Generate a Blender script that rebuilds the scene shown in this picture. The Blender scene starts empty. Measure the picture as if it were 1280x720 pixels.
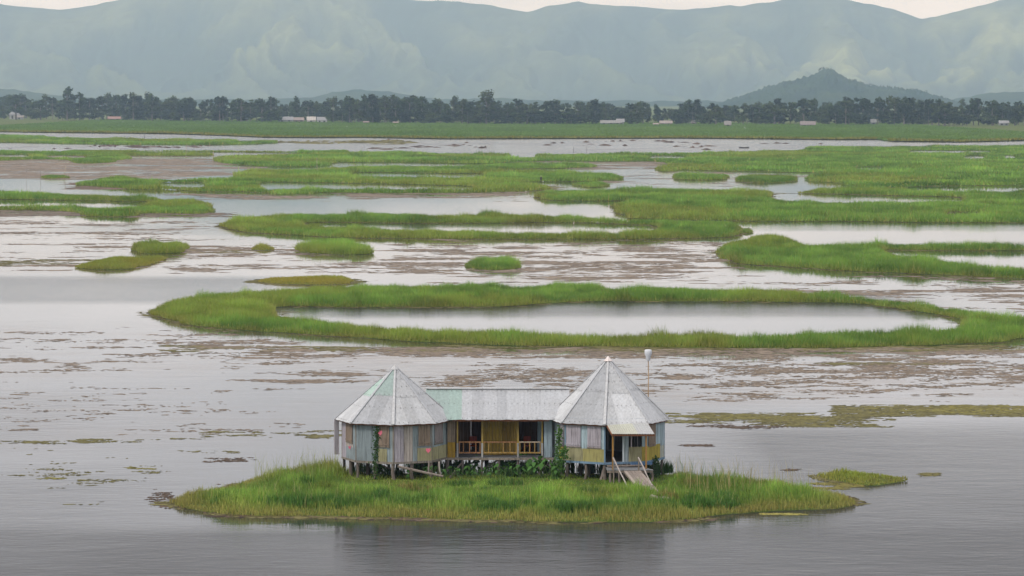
import bpy, bmesh, math, random
import numpy as np
from mathutils import Vector, Matrix
from mathutils.geometry import delaunay_2d_cdt

random.seed(7)
RNG = np.random.default_rng(11)
scene = bpy.context.scene
R = math.radians

# ------------------------------------------------------------------ camera
F = 4100.0            # focal length in photo pixels (1280 px wide)
HC = 21.8             # camera height above the lake
YH = 122.0            # horizon row in the photo
PITCH = math.atan((360 - YH) / F)
cam_d = bpy.data.cameras.new('camera')
cam_d.sensor_width = 36.0
cam_d.lens = F * 36.0 / 1280.0
cam_d.clip_start = 1.0
cam_d.clip_end = 60000.0
cam = bpy.data.objects.new('camera', cam_d)
cam.location = (0, 0, HC)
cam.rotation_euler = (R(90) - PITCH, 0, 0)
scene.collection.objects.link(cam)
scene.camera = cam

# ------------------------------------------------------------------ sky, sun, exposure
SUN_EL, SUN_AZ = 44.0, 232.0     # azimuth clockwise from +Y (north): behind the camera, a little to its left
world = bpy.data.worlds.new('World'); scene.world = world; world.use_nodes = True
nt = world.node_tree; nt.nodes.clear()
def N(t, typ, **kw):
    n = t.nodes.new(typ)
    for k, v in kw.items():
        if k.startswith('i_'):
            n.inputs[k[2:].replace('_', ' ')].default_value = v
        else:
            setattr(n, k, v)
    return n
wo = N(nt, 'ShaderNodeOutputWorld')
bgA = N(nt, 'ShaderNodeBackground'); bgB = N(nt, 'ShaderNodeBackground')
sky = N(nt, 'ShaderNodeTexSky', sky_type='NISHITA', sun_disc=False, sun_elevation=R(SUN_EL), sun_rotation=R(SUN_AZ))
bgA.inputs['Strength'].default_value = 0.06
nt.links.new(sky.outputs['Color'], bgA.inputs['Color'])
# overcast cloud deck: noise on a flat layer high above
tc = N(nt, 'ShaderNodeTexCoord')
sep = N(nt, 'ShaderNodeSeparateXYZ'); nt.links.new(tc.outputs['Generated'], sep.inputs[0])
zz = N(nt, 'ShaderNodeMath', operation='ABSOLUTE'); nt.links.new(sep.outputs['Z'], zz.inputs[0])
za = N(nt, 'ShaderNodeMath', operation='ADD'); nt.links.new(zz.outputs[0], za.inputs[0]); za.inputs[1].default_value = 0.10
dx = N(nt, 'ShaderNodeMath', operation='DIVIDE'); nt.links.new(sep.outputs['X'], dx.inputs[0]); nt.links.new(za.outputs[0], dx.inputs[1])
dy = N(nt, 'ShaderNodeMath', operation='DIVIDE'); nt.links.new(sep.outputs['Y'], dy.inputs[0]); nt.links.new(za.outputs[0], dy.inputs[1])
cmb = N(nt, 'ShaderNodeCombineXYZ'); nt.links.new(dx.outputs[0], cmb.inputs[0]); nt.links.new(dy.outputs[0], cmb.inputs[1])
cn = N(nt, 'ShaderNodeTexNoise'); cn.inputs['Scale'].default_value = 1.1; cn.inputs['Detail'].default_value = 6; cn.inputs['Roughness'].default_value = 0.55
nt.links.new(cmb.outputs[0], cn.inputs['Vector'])
cr = N(nt, 'ShaderNodeValToRGB')
cr.color_ramp.elements[0].position = 0.30; cr.color_ramp.elements[0].color = (0.59, 0.588, 0.615, 1)
cr.color_ramp.elements[1].position = 0.68; cr.color_ramp.elements[1].color = (0.85, 0.838, 0.868, 1)
nt.links.new(cn.outputs['Fac'], cr.inputs['Fac'])
tn = N(nt, 'ShaderNodeMapRange', data_type='FLOAT_VECTOR', interpolation_type='SMOOTHSTEP')     # low cloud is a cooler white
tn.inputs[7].default_value = (0.02,) * 3; tn.inputs[8].default_value = (0.20,) * 3; tn.inputs[9].default_value = (0.945, 0.985, 1.085); tn.inputs[10].default_value = (1.0, 1.0, 1.0)
tv_ = N(nt, 'ShaderNodeCombineXYZ')
for k in range(3): nt.links.new(zz.outputs[0], tv_.inputs[k])
nt.links.new(tv_.outputs[0], tn.inputs[6])
tm = N(nt, 'ShaderNodeMix', data_type='RGBA', blend_type='MULTIPLY'); tm.inputs[0].default_value = 1.0
nt.links.new(cr.outputs['Color'], tm.inputs[6]); nt.links.new(tn.outputs[1], tm.inputs[7]); nt.links.new(tm.outputs[2], bgB.inputs['Color'])
hz = N(nt, 'ShaderNodeMapRange', interpolation_type='SMOOTHSTEP'); hz.inputs['From Min'].default_value = 0.02; hz.inputs['From Max'].default_value = 0.135
hz.inputs['To Min'].default_value = 1.50; hz.inputs['To Max'].default_value = 1.0
nt.links.new(zz.outputs[0], hz.inputs['Value']); nt.links.new(hz.outputs[0], bgB.inputs['Strength'])
mx = N(nt, 'ShaderNodeMixShader'); mx.inputs[0].default_value = 0.88
nt.links.new(bgA.outputs[0], mx.inputs[1]); nt.links.new(bgB.outputs[0], mx.inputs[2])
nt.links.new(mx.outputs[0], wo.inputs['Surface'])

sun_d = bpy.data.lights.new('sun', 'SUN'); sun_d.energy = 1.45; sun_d.angle = R(11); sun_d.color = (1.0, 0.96, 0.90)
sun = bpy.data.objects.new('sun', sun_d)
az, el = R(SUN_AZ), R(SUN_EL)
sdir = Vector((math.sin(az) * math.cos(el), math.cos(az) * math.cos(el), math.sin(el)))
sun.rotation_euler = (-sdir).to_track_quat('-Z', 'Y').to_euler()
sun.location = sdir * 400
scene.collection.objects.link(sun)

scene.view_settings.view_transform = 'Standard'
scene.view_settings.look = 'None'
scene.view_settings.gamma = 1.0
scene.view_settings.exposure = 0.40
scene.view_settings.use_curve_mapping = False
scene.render.engine = 'CYCLES'
scene.cycles.max_bounces = 6
scene.cycles.diffuse_bounces = 2
scene.cycles.glossy_bounces = 3
scene.cycles.transmission_bounces = 2
scene.cycles.volume_bounces = 1
scene.cycles.transparent_max_bounces = 4
scene.cycles.use_denoising = True

# ------------------------------------------------------------------ helpers
cP, sP = math.cos(PITCH), math.sin(PITCH)
def ray(px, py):
    a = (px - 640.0) / F; b = (360.0 - py) / F
    return np.array([a, cP + b * sP, -sP + b * cP])
def G(px, py, z=0.0):
    """photo pixel -> point on the level z"""
    d = ray(px, py); t = (z - HC) / d[2]
    return np.array([d[0] * t, d[1] * t, z])
def PY(px, py, Y):
    """photo pixel -> point at ground distance Y"""
    d = ray(px, py); t = Y / d[1]
    return np.array([d[0] * t, Y, HC + d[2] * t])
def X_at(px, Y, z=1.5):
    """world x of a photo column at ground distance Y"""
    return (px - 640.0) / F * (Y * cP + (HC - z) * sP)

def _hash(ix, iy, seed):
    h = (ix.astype(np.int64) * 374761393 + iy.astype(np.int64) * 668265263 + seed * 1442695041) & 0x7fffffff
    h = ((h ^ (h >> 13)) * 1274126177) & 0x7fffffff
    h = h ^ (h >> 16)
    return (h & 0xffff) / 65535.0
def vnoise(x, y, seed=0):
    x = np.asarray(x, float); y = np.asarray(y, float)
    ix = np.floor(x); iy = np.floor(y); fx = x - ix; fy = y - iy
    fx = fx * fx * (3 - 2 * fx); fy = fy * fy * (3 - 2 * fy)
    a = _hash(ix, iy, seed); b = _hash(ix + 1, iy, seed); c = _hash(ix, iy + 1, seed); d = _hash(ix + 1, iy + 1, seed)
    return (a * (1 - fx) + b * fx) * (1 - fy) + (c * (1 - fx) + d * fx) * fy
def fbm(x, y, seed=0, octv=4):
    s = 0.0; a = 0.5; t = 0.0
    for k in range(octv):
        s = s + a * vnoise(x * 2 ** k, y * 2 ** k, seed + k * 17); t += a; a *= 0.5
    return s / t
def sstep(a, b, x):
    t = np.clip((np.asarray(x, float) - a) / (b - a), 0, 1); return t * t * (3 - 2 * t)

def link(o, parent=None):
    scene.collection.objects.link(o)
    if parent is not None: o.parent = parent
    return o
def tag(o, label=None, cat=None, group=None, kind=None):
    if label: o['label'] = label
    if cat: o['category'] = cat
    if group: o['group'] = group
    if kind: o['kind'] = kind
    return o
def mesh_np(name, V, T, mat, parent=None, col=None, smooth=False):
    """one mesh object from numpy vertices and triangles, with an optional colour per vertex"""
    V = np.ascontiguousarray(V, np.float32); T = np.ascontiguousarray(T, np.int32)
    me = bpy.data.meshes.new(name)
    me.vertices.add(len(V)); me.vertices.foreach_set('co', V.ravel())
    me.loops.add(T.size); me.loops.foreach_set('vertex_index', T.ravel())
    me.polygons.add(len(T)); me.polygons.foreach_set('loop_start', np.arange(0, T.size, 3, dtype=np.int32))
    me.update(calc_edges=True); me.validate()
    if smooth: me.polygons.foreach_set('use_smooth', np.ones(len(T), bool))
    if col is not None:
        at = me.color_attributes.new('col', 'FLOAT_COLOR', 'POINT')
        c = np.ones((len(V), 4), np.float32); c[:, :3] = col
        at.data.foreach_set('color', c.ravel())
    me.materials.append(mat)
    o = bpy.data.objects.new(name, me)
    return link(o, parent)
def mesh_py(name, V, Fc, mat, parent=None, color=None, smooth=False):
    me = bpy.data.meshes.new(name)
    me.from_pydata([tuple(map(float, v)) for v in V], [], Fc); me.update()
    if smooth:
        for p in me.polygons: p.use_smooth = True
    me.materials.append(mat)
    o = bpy.data.objects.new(name, me)
    if color is not None: o.color = (*color, 1)
    return link(o, parent)
def empty(name, loc):
    o = bpy.data.objects.new(name, None); o.location = loc; o.empty_display_size = 0.3
    return link(o)

# ------------------------------------------------------------------ materials
def newmat(name):
    m = bpy.data.materials.new(name); m.use_nodes = True
    t = m.node_tree; t.nodes.clear()
    o = N(t, 'ShaderNodeOutputMaterial')
    return m, t, o
def leaf_material(name, source='attr', tint=(1, 1, 1), trans=0.35, spec=0.25):
    m, t, o = newmat(name)
    if source == 'attr':
        c = N(t, 'ShaderNodeAttribute', attribute_name='col'); col = c.outputs['Color']
    else:
        c = N(t, 'ShaderNodeObjectInfo'); col = c.outputs['Color']
    p = N(t, 'ShaderNodeBsdfPrincipled'); p.inputs['Roughness'].default_value = 0.6; p.inputs['Specular IOR Level'].default_value = spec
    tr = N(t, 'ShaderNodeBsdfTranslucent'); ms = N(t, 'ShaderNodeMixShader'); ms.inputs[0].default_value = trans
    mul = N(t, 'ShaderNodeMix', data_type='RGBA', blend_type='MULTIPLY'); mul.inputs[0].default_value = 1.0
    t.links.new(col, mul.inputs[6]); mul.inputs[7].default_value = (*tint, 1)
    t.links.new(mul.outputs[2], p.inputs['Base Color']); t.links.new(mul.outputs[2], tr.inputs['Color'])
    t.links.new(p.outputs[0], ms.inputs[1]); t.links.new(tr.outputs[0], ms.inputs[2]); t.links.new(ms.outputs[0], o.inputs['Surface'])
    return m
M = {}
M['grass'] = leaf_material('grass_blades')
M['leaf'] = leaf_material('plant_leaves')
M['crown'] = leaf_material('tree_leaves', trans=0.25)

def mapping_noise(t, scale, stretch=(1, 1, 1), detail=4, rough=0.55, coord='Object', offset=(0, 0, 0)):
    tcn = N(t, 'ShaderNodeTexCoord'); mp = N(t, 'ShaderNodeMapping'); mp.inputs['Scale'].default_value = stretch
    mp.inputs['Location'].default_value = offset
    n = N(t, 'ShaderNodeTexNoise'); n.inputs['Scale'].default_value = scale; n.inputs['Detail'].default_value = detail; n.inputs['Roughness'].default_value = rough
    t.links.new(tcn.outputs[coord], mp.inputs['Vector']); t.links.new(mp.outputs[0], n.inputs['Vector'])
    return n
def ramp(t, src, stops):
    r = N(t, 'ShaderNodeValToRGB')
    e = r.color_ramp.elements
    e[0].position, e[0].color = stops[0][0], (*stops[0][1], 1)
    e[1].position, e[1].color = stops[-1][0], (*stops[-1][1], 1)
    for p, c in stops[1:-1]:
        k = e.new(p); k.color = (*c, 1)
    t.links.new(src, r.inputs['Fac']); return r
def weathered(name, rough=0.7, metallic=0.0, streak=(6, 6, 0.5), amount=0.45, fine=30.0, stain=(0.35, 0.30, 0.26), spec=0.3, bump=0.35, fa=1.0):
    """the object's own colour, with grain, streaks and stains of its own"""
    m, t, o = newmat(name)
    oi = N(t, 'ShaderNodeObjectInfo')
    n1 = mapping_noise(t, 1.6, streak, 5, 0.6); n2 = mapping_noise(t, fine, (1, 1, 0.25), 3, 0.6); n3 = mapping_noise(t, 1.1, (1, 1, 1), 4, 0.6, offset=(5, 2, 1))
    r1 = ramp(t, n1.outputs['Fac'], [(0.30, (1 - amount,) * 3), (0.50, (1.0,) * 3), (0.66, (1.12,) * 3)])
    r2 = ramp(t, n2.outputs['Fac'], [(0.3, (1 - 0.10 * fa,) * 3), (0.7, (1 + 0.06 * fa,) * 3)])
    a = N(t, 'ShaderNodeMix', data_type='RGBA', blend_type='MULTIPLY'); a.inputs[0].default_value = 1
    b = N(t, 'ShaderNodeMix', data_type='RGBA', blend_type='MULTIPLY'); b.inputs[0].default_value = 1
    c = N(t, 'ShaderNodeMix', data_type='RGBA', blend_type='MULTIPLY')
    r3 = ramp(t, n3.outputs['Fac'], [(0.50, (0, 0, 0)), (0.75, (0.8, 0.8, 0.8))])
    t.links.new(oi.outputs['Color'], a.inputs[6]); t.links.new(r1.outputs[0], a.inputs[7])
    t.links.new(a.outputs[2], b.inputs[6]); t.links.new(r2.outputs[0], b.inputs[7])
    t.links.new(r3.outputs[0], c.inputs[0]); t.links.new(b.outputs[2], c.inputs[6]); c.inputs[7].default_value = tuple(0.5 + 0.5 * v for v in stain) + (1,)
    p = N(t, 'ShaderNodeBsdfPrincipled'); p.inputs['Roughness'].default_value = rough; p.inputs['Metallic'].default_value = metallic
    p.inputs['Specular IOR Level'].default_value = spec
    t.links.new(c.outputs[2], p.inputs['Base Color'])
    bp = N(t, 'ShaderNodeBump'); bp.inputs['Strength'].default_value = bump; bp.inputs['Distance'].default_value = 0.01
    t.links.new(n2.outputs['Fac'], bp.inputs['Height']); t.links.new(bp.outputs[0], p.inputs['Normal'])
    t.links.new(p.outputs[0], o.inputs['Surface'])
    return m
M['metal'] = weathered('galvanised_sheet', rough=0.5, metallic=0.15, streak=(5, 5, 0.6), amount=0.16, fine=9.0, stain=(0.85, 0.82, 0.78), spec=0.4, bump=0.04, fa=0.3)
M['wood'] = weathered('weathered_wood', rough=0.85, streak=(9, 9, 0.7), amount=0.5)
M['paint'] = weathered('peeling_paint', rough=0.75, streak=(8, 8, 0.5), amount=0.50, stain=(0.4, 0.34, 0.28))

def attr_matte(name, rough=0.9):
    m, t, o = newmat(name)
    c = N(t, 'ShaderNodeAttribute', attribute_name='col')
    p = N(t, 'ShaderNodeBsdfPrincipled'); p.inputs['Roughness'].default_value = rough; p.inputs['Specular IOR Level'].default_value = 0.15
    t.links.new(c.outputs['Color'], p.inputs['Base Color']); t.links.new(p.outputs[0], o.inputs['Surface'])
    return m
M['weed'] = attr_matte('floating_weed')
# island mat: peat, roots and short growth
m, t, o = newmat('island_mat')
n1 = mapping_noise(t, 0.45, (1, 1, 1), 6); n2 = mapping_noise(t, 4.0, (1, 1, 1), 5)
r1 = ramp(t, n1.outputs['Fac'], [(0.3, (0.10, 0.15, 0.03)), (0.5, (0.12, 0.16, 0.035)), (0.7, (0.16, 0.13, 0.045))])
r2 = ramp(t, n2.outputs['Fac'], [(0.3, (0.55,) * 3), (0.7, (1.1,) * 3)])
mu = N(t, 'ShaderNodeMix', data_type='RGBA', blend_type='MULTIPLY'); mu.inputs[0].default_value = 1
t.links.new(r1.outputs[0], mu.inputs[6]); t.links.new(r2.outputs[0], mu.inputs[7])
p = N(t, 'ShaderNodeBsdfPrincipled'); p.inputs['Roughness'].default_value = 0.95; p.inputs['Specular IOR Level'].default_value = 0.1
t.links.new(mu.outputs[2], p.inputs['Base Color']); t.links.new(p.outputs[0], o.inputs['Surface'])
M['mat'] = m
M['mountain'] = None
# water: murky lake, mirror-calm in places and wind-ruffled in others
m, t, o = newmat('lake_water')
g = N(t, 'ShaderNodeNewGeometry')
def wn(scale, stretch, detail, loc=(0, 0, 0), rough=0.55):
    mp = N(t, 'ShaderNodeMapping'); mp.inputs['Scale'].default_value = stretch; mp.inputs['Location'].default_value = loc
    n = N(t, 'ShaderNodeTexNoise'); n.inputs['Scale'].default_value = scale; n.inputs['Detail'].default_value = detail; n.inputs['Roughness'].default_value = rough
    t.links.new(g.outputs['Position'], mp.inputs['Vector']); t.links.new(mp.outputs[0], n.inputs['Vector']); return n
wind = N(t, 'ShaderNodeAttribute', attribute_name='wind')
gust = wn(0.012, (1, 0.5, 1), 4, (3.1, 7.7, 0))
gr = ramp(t, gust.outputs['Fac'], [(0.40, (0.0,) * 3), (0.62, (0.22,) * 3)])
ad = N(t, 'ShaderNodeMath', operation='ADD', use_clamp=True); t.links.new(wind.outputs['Fac'], ad.inputs[0]); t.links.new(gr.outputs[0], ad.inputs[1])
r_ = N(t, 'ShaderNodeMapRange'); r_.inputs['To Min'].default_value = 0.02; r_.inputs['To Max'].default_value = 0.14
t.links.new(ad.outputs[0], r_.inputs['Value'])
rip1 = wn(1.5, (0.55, 1.2, 1), 3); rip2 = wn(0.35, (0.6, 1.0, 1), 2, (9, 4, 0))
ma = N(t, 'ShaderNodeMath', operation='MULTIPLY_ADD'); t.links.new(rip1.outputs['Fac'], ma.inputs[0]); ma.inputs[1].default_value = 0.5; t.links.new(rip2.outputs['Fac'], ma.inputs[2])
bs = N(t, 'ShaderNodeMapRange'); bs.inputs['To Min'].default_value = 0.04; bs.inputs['To Max'].default_value = 0.55
t.links.new(ad.outputs[0], bs.inputs['Value'])
bp = N(t, 'ShaderNodeBump'); bp.inputs['Distance'].default_value = 0.070
t.links.new(bs.outputs[0], bp.inputs['Strength']); t.links.new(ma.outputs[0], bp.inputs['Height'])
p = N(t, 'ShaderNodeBsdfPrincipled')
# ruffled water turns facets to the eye and mirrors less than calm water; drowned weed lies soft and brown below the surface
ior = N(t, 'ShaderNodeMapRange'); ior.inputs['To Min'].default_value = 1.333; ior.inputs['To Max'].default_value = 1.055; t.links.new(ad.outputs[0], ior.inputs['Value'])
wa = N(t, 'ShaderNodeAttribute', attribute_name='drowned')
w1 = wn(0.22, (0.55, 1.0, 1), 7, (2, 5, 0), 0.68); w2 = wn(0.035, (0.8, 1.0, 1), 4, (12, 1, 0))
wm = N(t, 'ShaderNodeMath', operation='MULTIPLY_ADD'); t.links.new(w2.outputs['Fac'], wm.inputs[0]); wm.inputs[1].default_value = 0.7; t.links.new(w1.outputs['Fac'], wm.inputs[2])
wr = ramp(t, wm.outputs[0], [(0.76, (0.0,) * 3), (0.97, (0.85,) * 3)])
wk = N(t, 'ShaderNodeMath', operation='MULTIPLY', use_clamp=True); t.links.new(wr.outputs[0], wk.inputs[0]); t.links.new(wa.outputs['Fac'], wk.inputs[1])
wc = N(t, 'ShaderNodeMix', data_type='RGBA'); t.links.new(wk.outputs[0], wc.inputs[0]); wc.inputs[6].default_value = (0.034, 0.034, 0.036, 1); wc.inputs[7].default_value = (0.175, 0.130, 0.098, 1)
t.links.new(wc.outputs[2], p.inputs['Base Color'])
i2 = N(t, 'ShaderNodeMix', data_type='FLOAT'); t.links.new(wk.outputs[0], i2.inputs[0]); t.links.new(ior.outputs[0], i2.inputs[2]); i2.inputs[3].default_value = 1.06
t.links.new(i2.outputs[0], p.inputs['IOR'])
t.links.new(r_.outputs[0], p.inputs['Roughness']); t.links.new(bp.outputs[0], p.inputs['Normal'])
t.links.new(p.outputs[0], o.inputs['Surface'])
M['water'] = m
# ------------------------------------------------------------------ lake
def proj(V):
    """world points -> photo pixels"""
    X, Y, Z = V[:, 0], V[:, 1], V[:, 2] - HC
    d = Y * cP - Z * sP
    u = Y * sP + Z * cP
    d = np.where(d < 1, 1, d)
    return 640 + F * X / d, 360 - F * u / d
def patch(px, py, x0, x1, y0, y1, sx, sy):
    return sstep(x0 - sx, x0 + sx, px) * (1 - sstep(x1 - sx, x1 + sx, px)) * sstep(y0 - sy, y0 + sy, py) * (1 - sstep(y1 - sy, y1 + sy, py))
xs = np.linspace(-640, 640, 161); ys = np.concatenate([np.linspace(-200, 140, 20), np.arange(148, 620, 5.0), np.arange(620, 3400, 25.0)])
gx, gy = np.meshgrid(xs, ys); V = np.stack([gx.ravel(), gy.ravel(), np.zeros(gx.size)], 1)
nx, ny = len(xs), len(ys)
ii, jj = np.meshgrid(np.arange(nx - 1), np.arange(ny - 1)); b = (jj * nx + ii).ravel()
T = np.concatenate([np.stack([b, b + 1, b + nx + 1], 1), np.stack([b, b + nx + 1, b + nx], 1)])
water = mesh_np('lake_water', V, T, M['water']); tag(water, kind='structure')
px, py = proj(V); py = np.where(V[:, 1] < 60, 2000, py)
wob = (fbm(V[:, 0] / 14, V[:, 1] / 26, 5) - 0.5)
pyw = py + wob * (4 + 22 * sstep(420, 560, py)); pxw = px + (fbm(V[:, 0] / 9, V[:, 1] / 30, 9) - 0.5) * 160
wind = 0.50 * (1 - sstep(190, 205, py)) + 0.25 * (1 - sstep(205, 260, py))
for q, v in [((-900, 400, 652, 4000, 20, 12), 0.86), ((850, 2200, 652, 4000, 20, 12), 0.80), ((360, 890, 652, 4000, 30, 6), 0.78), ((850, 2400, 532, 4000, 60, 14), 0.72), ((-900, 260, 585, 4000, 60, 25), 0.55),
             ((-900, 150, 487, 560, 60, 12), 0.42), ((-900, 345, 346, 380, 26, 3), 0.72), ((300, 1215, 366, 397, 20, 5), 0.85),
             ((-200, 60, 405, 425, 60, 6), 0.25), ((960, 2400, 277, 288, 40, 2), 0.42), ((60, 330, 281, 292, 40, 3), 0.35), ((430, 700, 279, 284, 30, 1.5), 0.3)]:
    wind = np.maximum(wind, v * patch(pxw, pyw, *q))
a_ = water.data.attributes.new('wind', 'FLOAT', 'POINT'); a_.data.foreach_set('value', wind.astype(np.float32))

dr = np.zeros(len(V)); pyd = py + wob * 10
for q, v in [((430, 1700, 444, 505, 40, 5), 0.85), ((230, 1700, 434, 450, 60, 2), 1.0), ((-300, 470, 402, 475, 60, 8), 0.55), ((530, 940, 296, 358, 30, 4), 0.95), ((-300, 620, 312, 346, 60, 4), 0.65), ((880, 1700, 338, 352, 40, 3), 0.7),
             ((1225, 1700, 352, 402, 10, 5), 0.6), ((-300, 335, 193, 225, 30, 2), 1.0), ((-300, 330, 266, 306, 40, 3), 0.6), ((630, 915, 199, 213, 30, 2), 0.9), ((-300, 440, 470, 560, 40, 15), 0.35), ((190, 680, 239, 252, 30, 2), 0.75), ((680, 1020, 212, 236, 30, 2), 0.5)]:
    dr = np.maximum(dr, v * patch(px, pyd, *q))
a_ = water.data.attributes.new('drowned', 'FLOAT', 'POINT'); a_.data.foreach_set('value', dr.astype(np.float32))

# ------------------------------------------------------------------ floating islands
def smooth(pts, n=4):
    pts = [np.array(p, float) for p in pts]; out = []
    L = len(pts)
    for i in range(L):
        p0, p1, p2, p3 = pts[i - 1], pts[i], pts[(i + 1) % L], pts[(i + 2) % L]
        for k in range(n):
            s = k / n
            out.append(0.5 * ((2 * p1) + (-p0 + p2) * s + (2 * p0 - 5 * p1 + 4 * p2 - p3) * s * s + (-p0 + 3 * p1 - 3 * p2 + p3) * s ** 3))
    return np.array(out)
def lift(p, h):          # the foot of growth of height h whose top shows at this pixel
    k = h / HC
    return (p[0], YH + (p[1] - YH) / (1 - k))
def ragged(P, k=1.0):
    """break a smooth outline into bays and tongues"""
    D = P[:, 1].mean(); L = np.linalg.norm(np.roll(P, -1, 0) - P, axis=1); out = []
    st = max(0.5, D / 420.0)
    for i in range(len(P)):
        m_ = int(max(1, min(6, L[i] / st))); nx_ = P[(i + 1) % len(P)]
        for j in range(m_): out.append(P[i] + (nx_ - P[i]) * j / m_)
    Q = np.array(out); T_ = np.roll(Q, -1, 0) - np.roll(Q, 1, 0); T_ /= np.linalg.norm(T_, axis=1)[:, None] + 1e-9
    ls = D / 100.0
    dsp = (fbm(Q[:, 0] / ls, Q[:, 1] / ls, 91, 4) - 0.5) * min(0.0060 * D, 4.0) * k
    return Q + np.column_stack([T_[:, 1], -T_[:, 0]]) * dsp[:, None]
def outline(hid, base, h, n=4):
    """outline on the water from the far bank (tops of the grass seen) and the near waterline; both left to right"""
    L = len(hid)
    pts = [lift(p, h * min(1.0, 0.15 + min(i, L - 1 - i) * 0.45)) for i, p in enumerate(hid)] + list(base)[::-1]
    q = smooth(pts, n)
    return ragged(np.array([G(a, b)[:2] for a, b in q]))
def hole(back, hid, h, base=(), n=3):
    fr = []
    bx = [base[0]]
    for q in base[1:]:
        if q[0] <= bx[-1][0]: break
        bx.append(q)
    for p in hid:                        # keep a real bank between the pond and the near waterline
        x, y = lift(p, h); yb = np.interp(p[0], [q[0] for q in bx], [q[1] for q in bx])
        if bx[0][0] < p[0] < bx[-1][0] and yb > p[1]: y = min(y, p[1] + 0.70 * (yb - p[1]))
        fr.append((x, y))
    pts = list(back) + fr[::-1]
    return np.array([G(a, b)[:2] for a, b in smooth(pts, n)])
def inside(P, poly):
    x, y = P[:, 0], P[:, 1]; r = np.zeros(len(P), bool)
    x1, y1 = poly[:, 0], poly[:, 1]; x2, y2 = np.roll(x1, -1), np.roll(y1, -1)
    for i in range(len(poly)):
        c = (y1[i] > y) != (y2[i] > y)
        if c.any():
            xx = (x2[i] - x1[i]) * (y - y1[i]) / (y2[i] - y1[i] + 1e-12) + x1[i]
            r ^= c & (x < xx)
    return r
def edge_dist(P, polys):
    d = np.full(len(P), 1e9)
    for poly in polys:
        A = poly; B = np.roll(poly, -1, 0); AB = B - A; L2 = (AB ** 2).sum(1) + 1e-9
        for s in range(0, len(P), 20000):
            Q = P[s:s + 20000, None, :] - A[None]
            tt = np.clip((Q * AB[None]).sum(2) / L2, 0, 1)
            d[s:s + 20000] = np.minimum(d[s:s + 20000], np.sqrt(((Q - tt[..., None] * AB[None]) ** 2).sum(2)).min(1))
    return d
def fast_dist(P, polys, n=200):
    """distance to the banks, read off a grid"""
    lo = polys[0].min(0) - 1; hi = polys[0].max(0) + 1
    gx, gy = np.meshgrid(np.linspace(lo[0], hi[0], n), np.linspace(lo[1], hi[1], n))
    Dg = edge_dist(np.column_stack([gx.ravel(), gy.ravel()]), polys).reshape(n, n)
    u = np.clip((P - lo) / (hi - lo) * (n - 1), 0, n - 1.001); i = u.astype(int); f = u - i
    a = Dg[i[:, 1], i[:, 0]]; b = Dg[i[:, 1], i[:, 0] + 1]; c = Dg[i[:, 1] + 1, i[:, 0]]; d = Dg[i[:, 1] + 1, i[:, 0] + 1]
    return (a * (1 - f[:, 0]) + b * f[:, 0]) * (1 - f[:, 1]) + (c * (1 - f[:, 0]) + d * f[:, 0]) * f[:, 1]
def ground_z(dist, top=0.30, slope=0.13):
    return 0.07 + np.minimum(dist * slope, top)

C_LIGHT = np.array([0.205, 0.340, 0.060]); C_MID = np.array([0.130, 0.235, 0.036]); C_DARK = np.array([0.055, 0.125, 0.022])
C_DRY = np.array([0.330, 0.275, 0.085]); C_GOLD = np.array([0.270, 0.235, 0.040])
def blades(Pt, h, w, col, near):
    """one bent blade (or narrow tuft) for every point"""
    n = len(Pt)
    yaw = RNG.uniform(0, 2 * math.pi, n); la = RNG.uniform(0, 2 * math.pi, n); lean = np.abs(RNG.normal(0.0, 0.30 if near else 0.36, n)) * h
    sx, sy = np.cos(yaw) * w * 0.5, np.sin(yaw) * w * 0.5
    z0 = np.zeros(n)
    S = np.stack([sx, sy, z0], 1); Ln = np.stack([np.cos(la) * lean, np.sin(la) * lean, z0], 1)
    up = np.stack([z0, z0, h], 1)
    a = Pt - S; b_ = Pt + S
    if not near:                         # far off one leaning sliver stands for a few leaves
        e = Pt + Ln * 1.6 + up * (1 - 0.4 * (lean / np.maximum(h, 1e-3))[:, None] ** 2) + S * RNG.uniform(-1, 1, (n, 1))
        V = np.stack([a, b_, e], 1).reshape(-1, 3); k = np.arange(n)[:, None] * 3
        return V, (k + [0, 1, 2]).reshape(-1, 3), np.repeat(col, 3, 0)
    m_ = Pt + Ln * 0.32 + up * 0.58; c = m_ - S * 0.8; d = m_ + S * 0.8
    e = Pt + Ln + up * (1 - 0.35 * (lean / np.maximum(h, 1e-3))[:, None] ** 2)
    V = np.stack([a, b_, c, d, e], 1).reshape(-1, 3)
    k = np.arange(n)[:, None] * 5
    T = np.concatenate([k + [0, 1, 3], k + [0, 3, 2], k + [2, 3, 4]], 1).reshape(-1, 3)
    return V, T, np.repeat(col, 5, 0)
ISL = []
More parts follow.
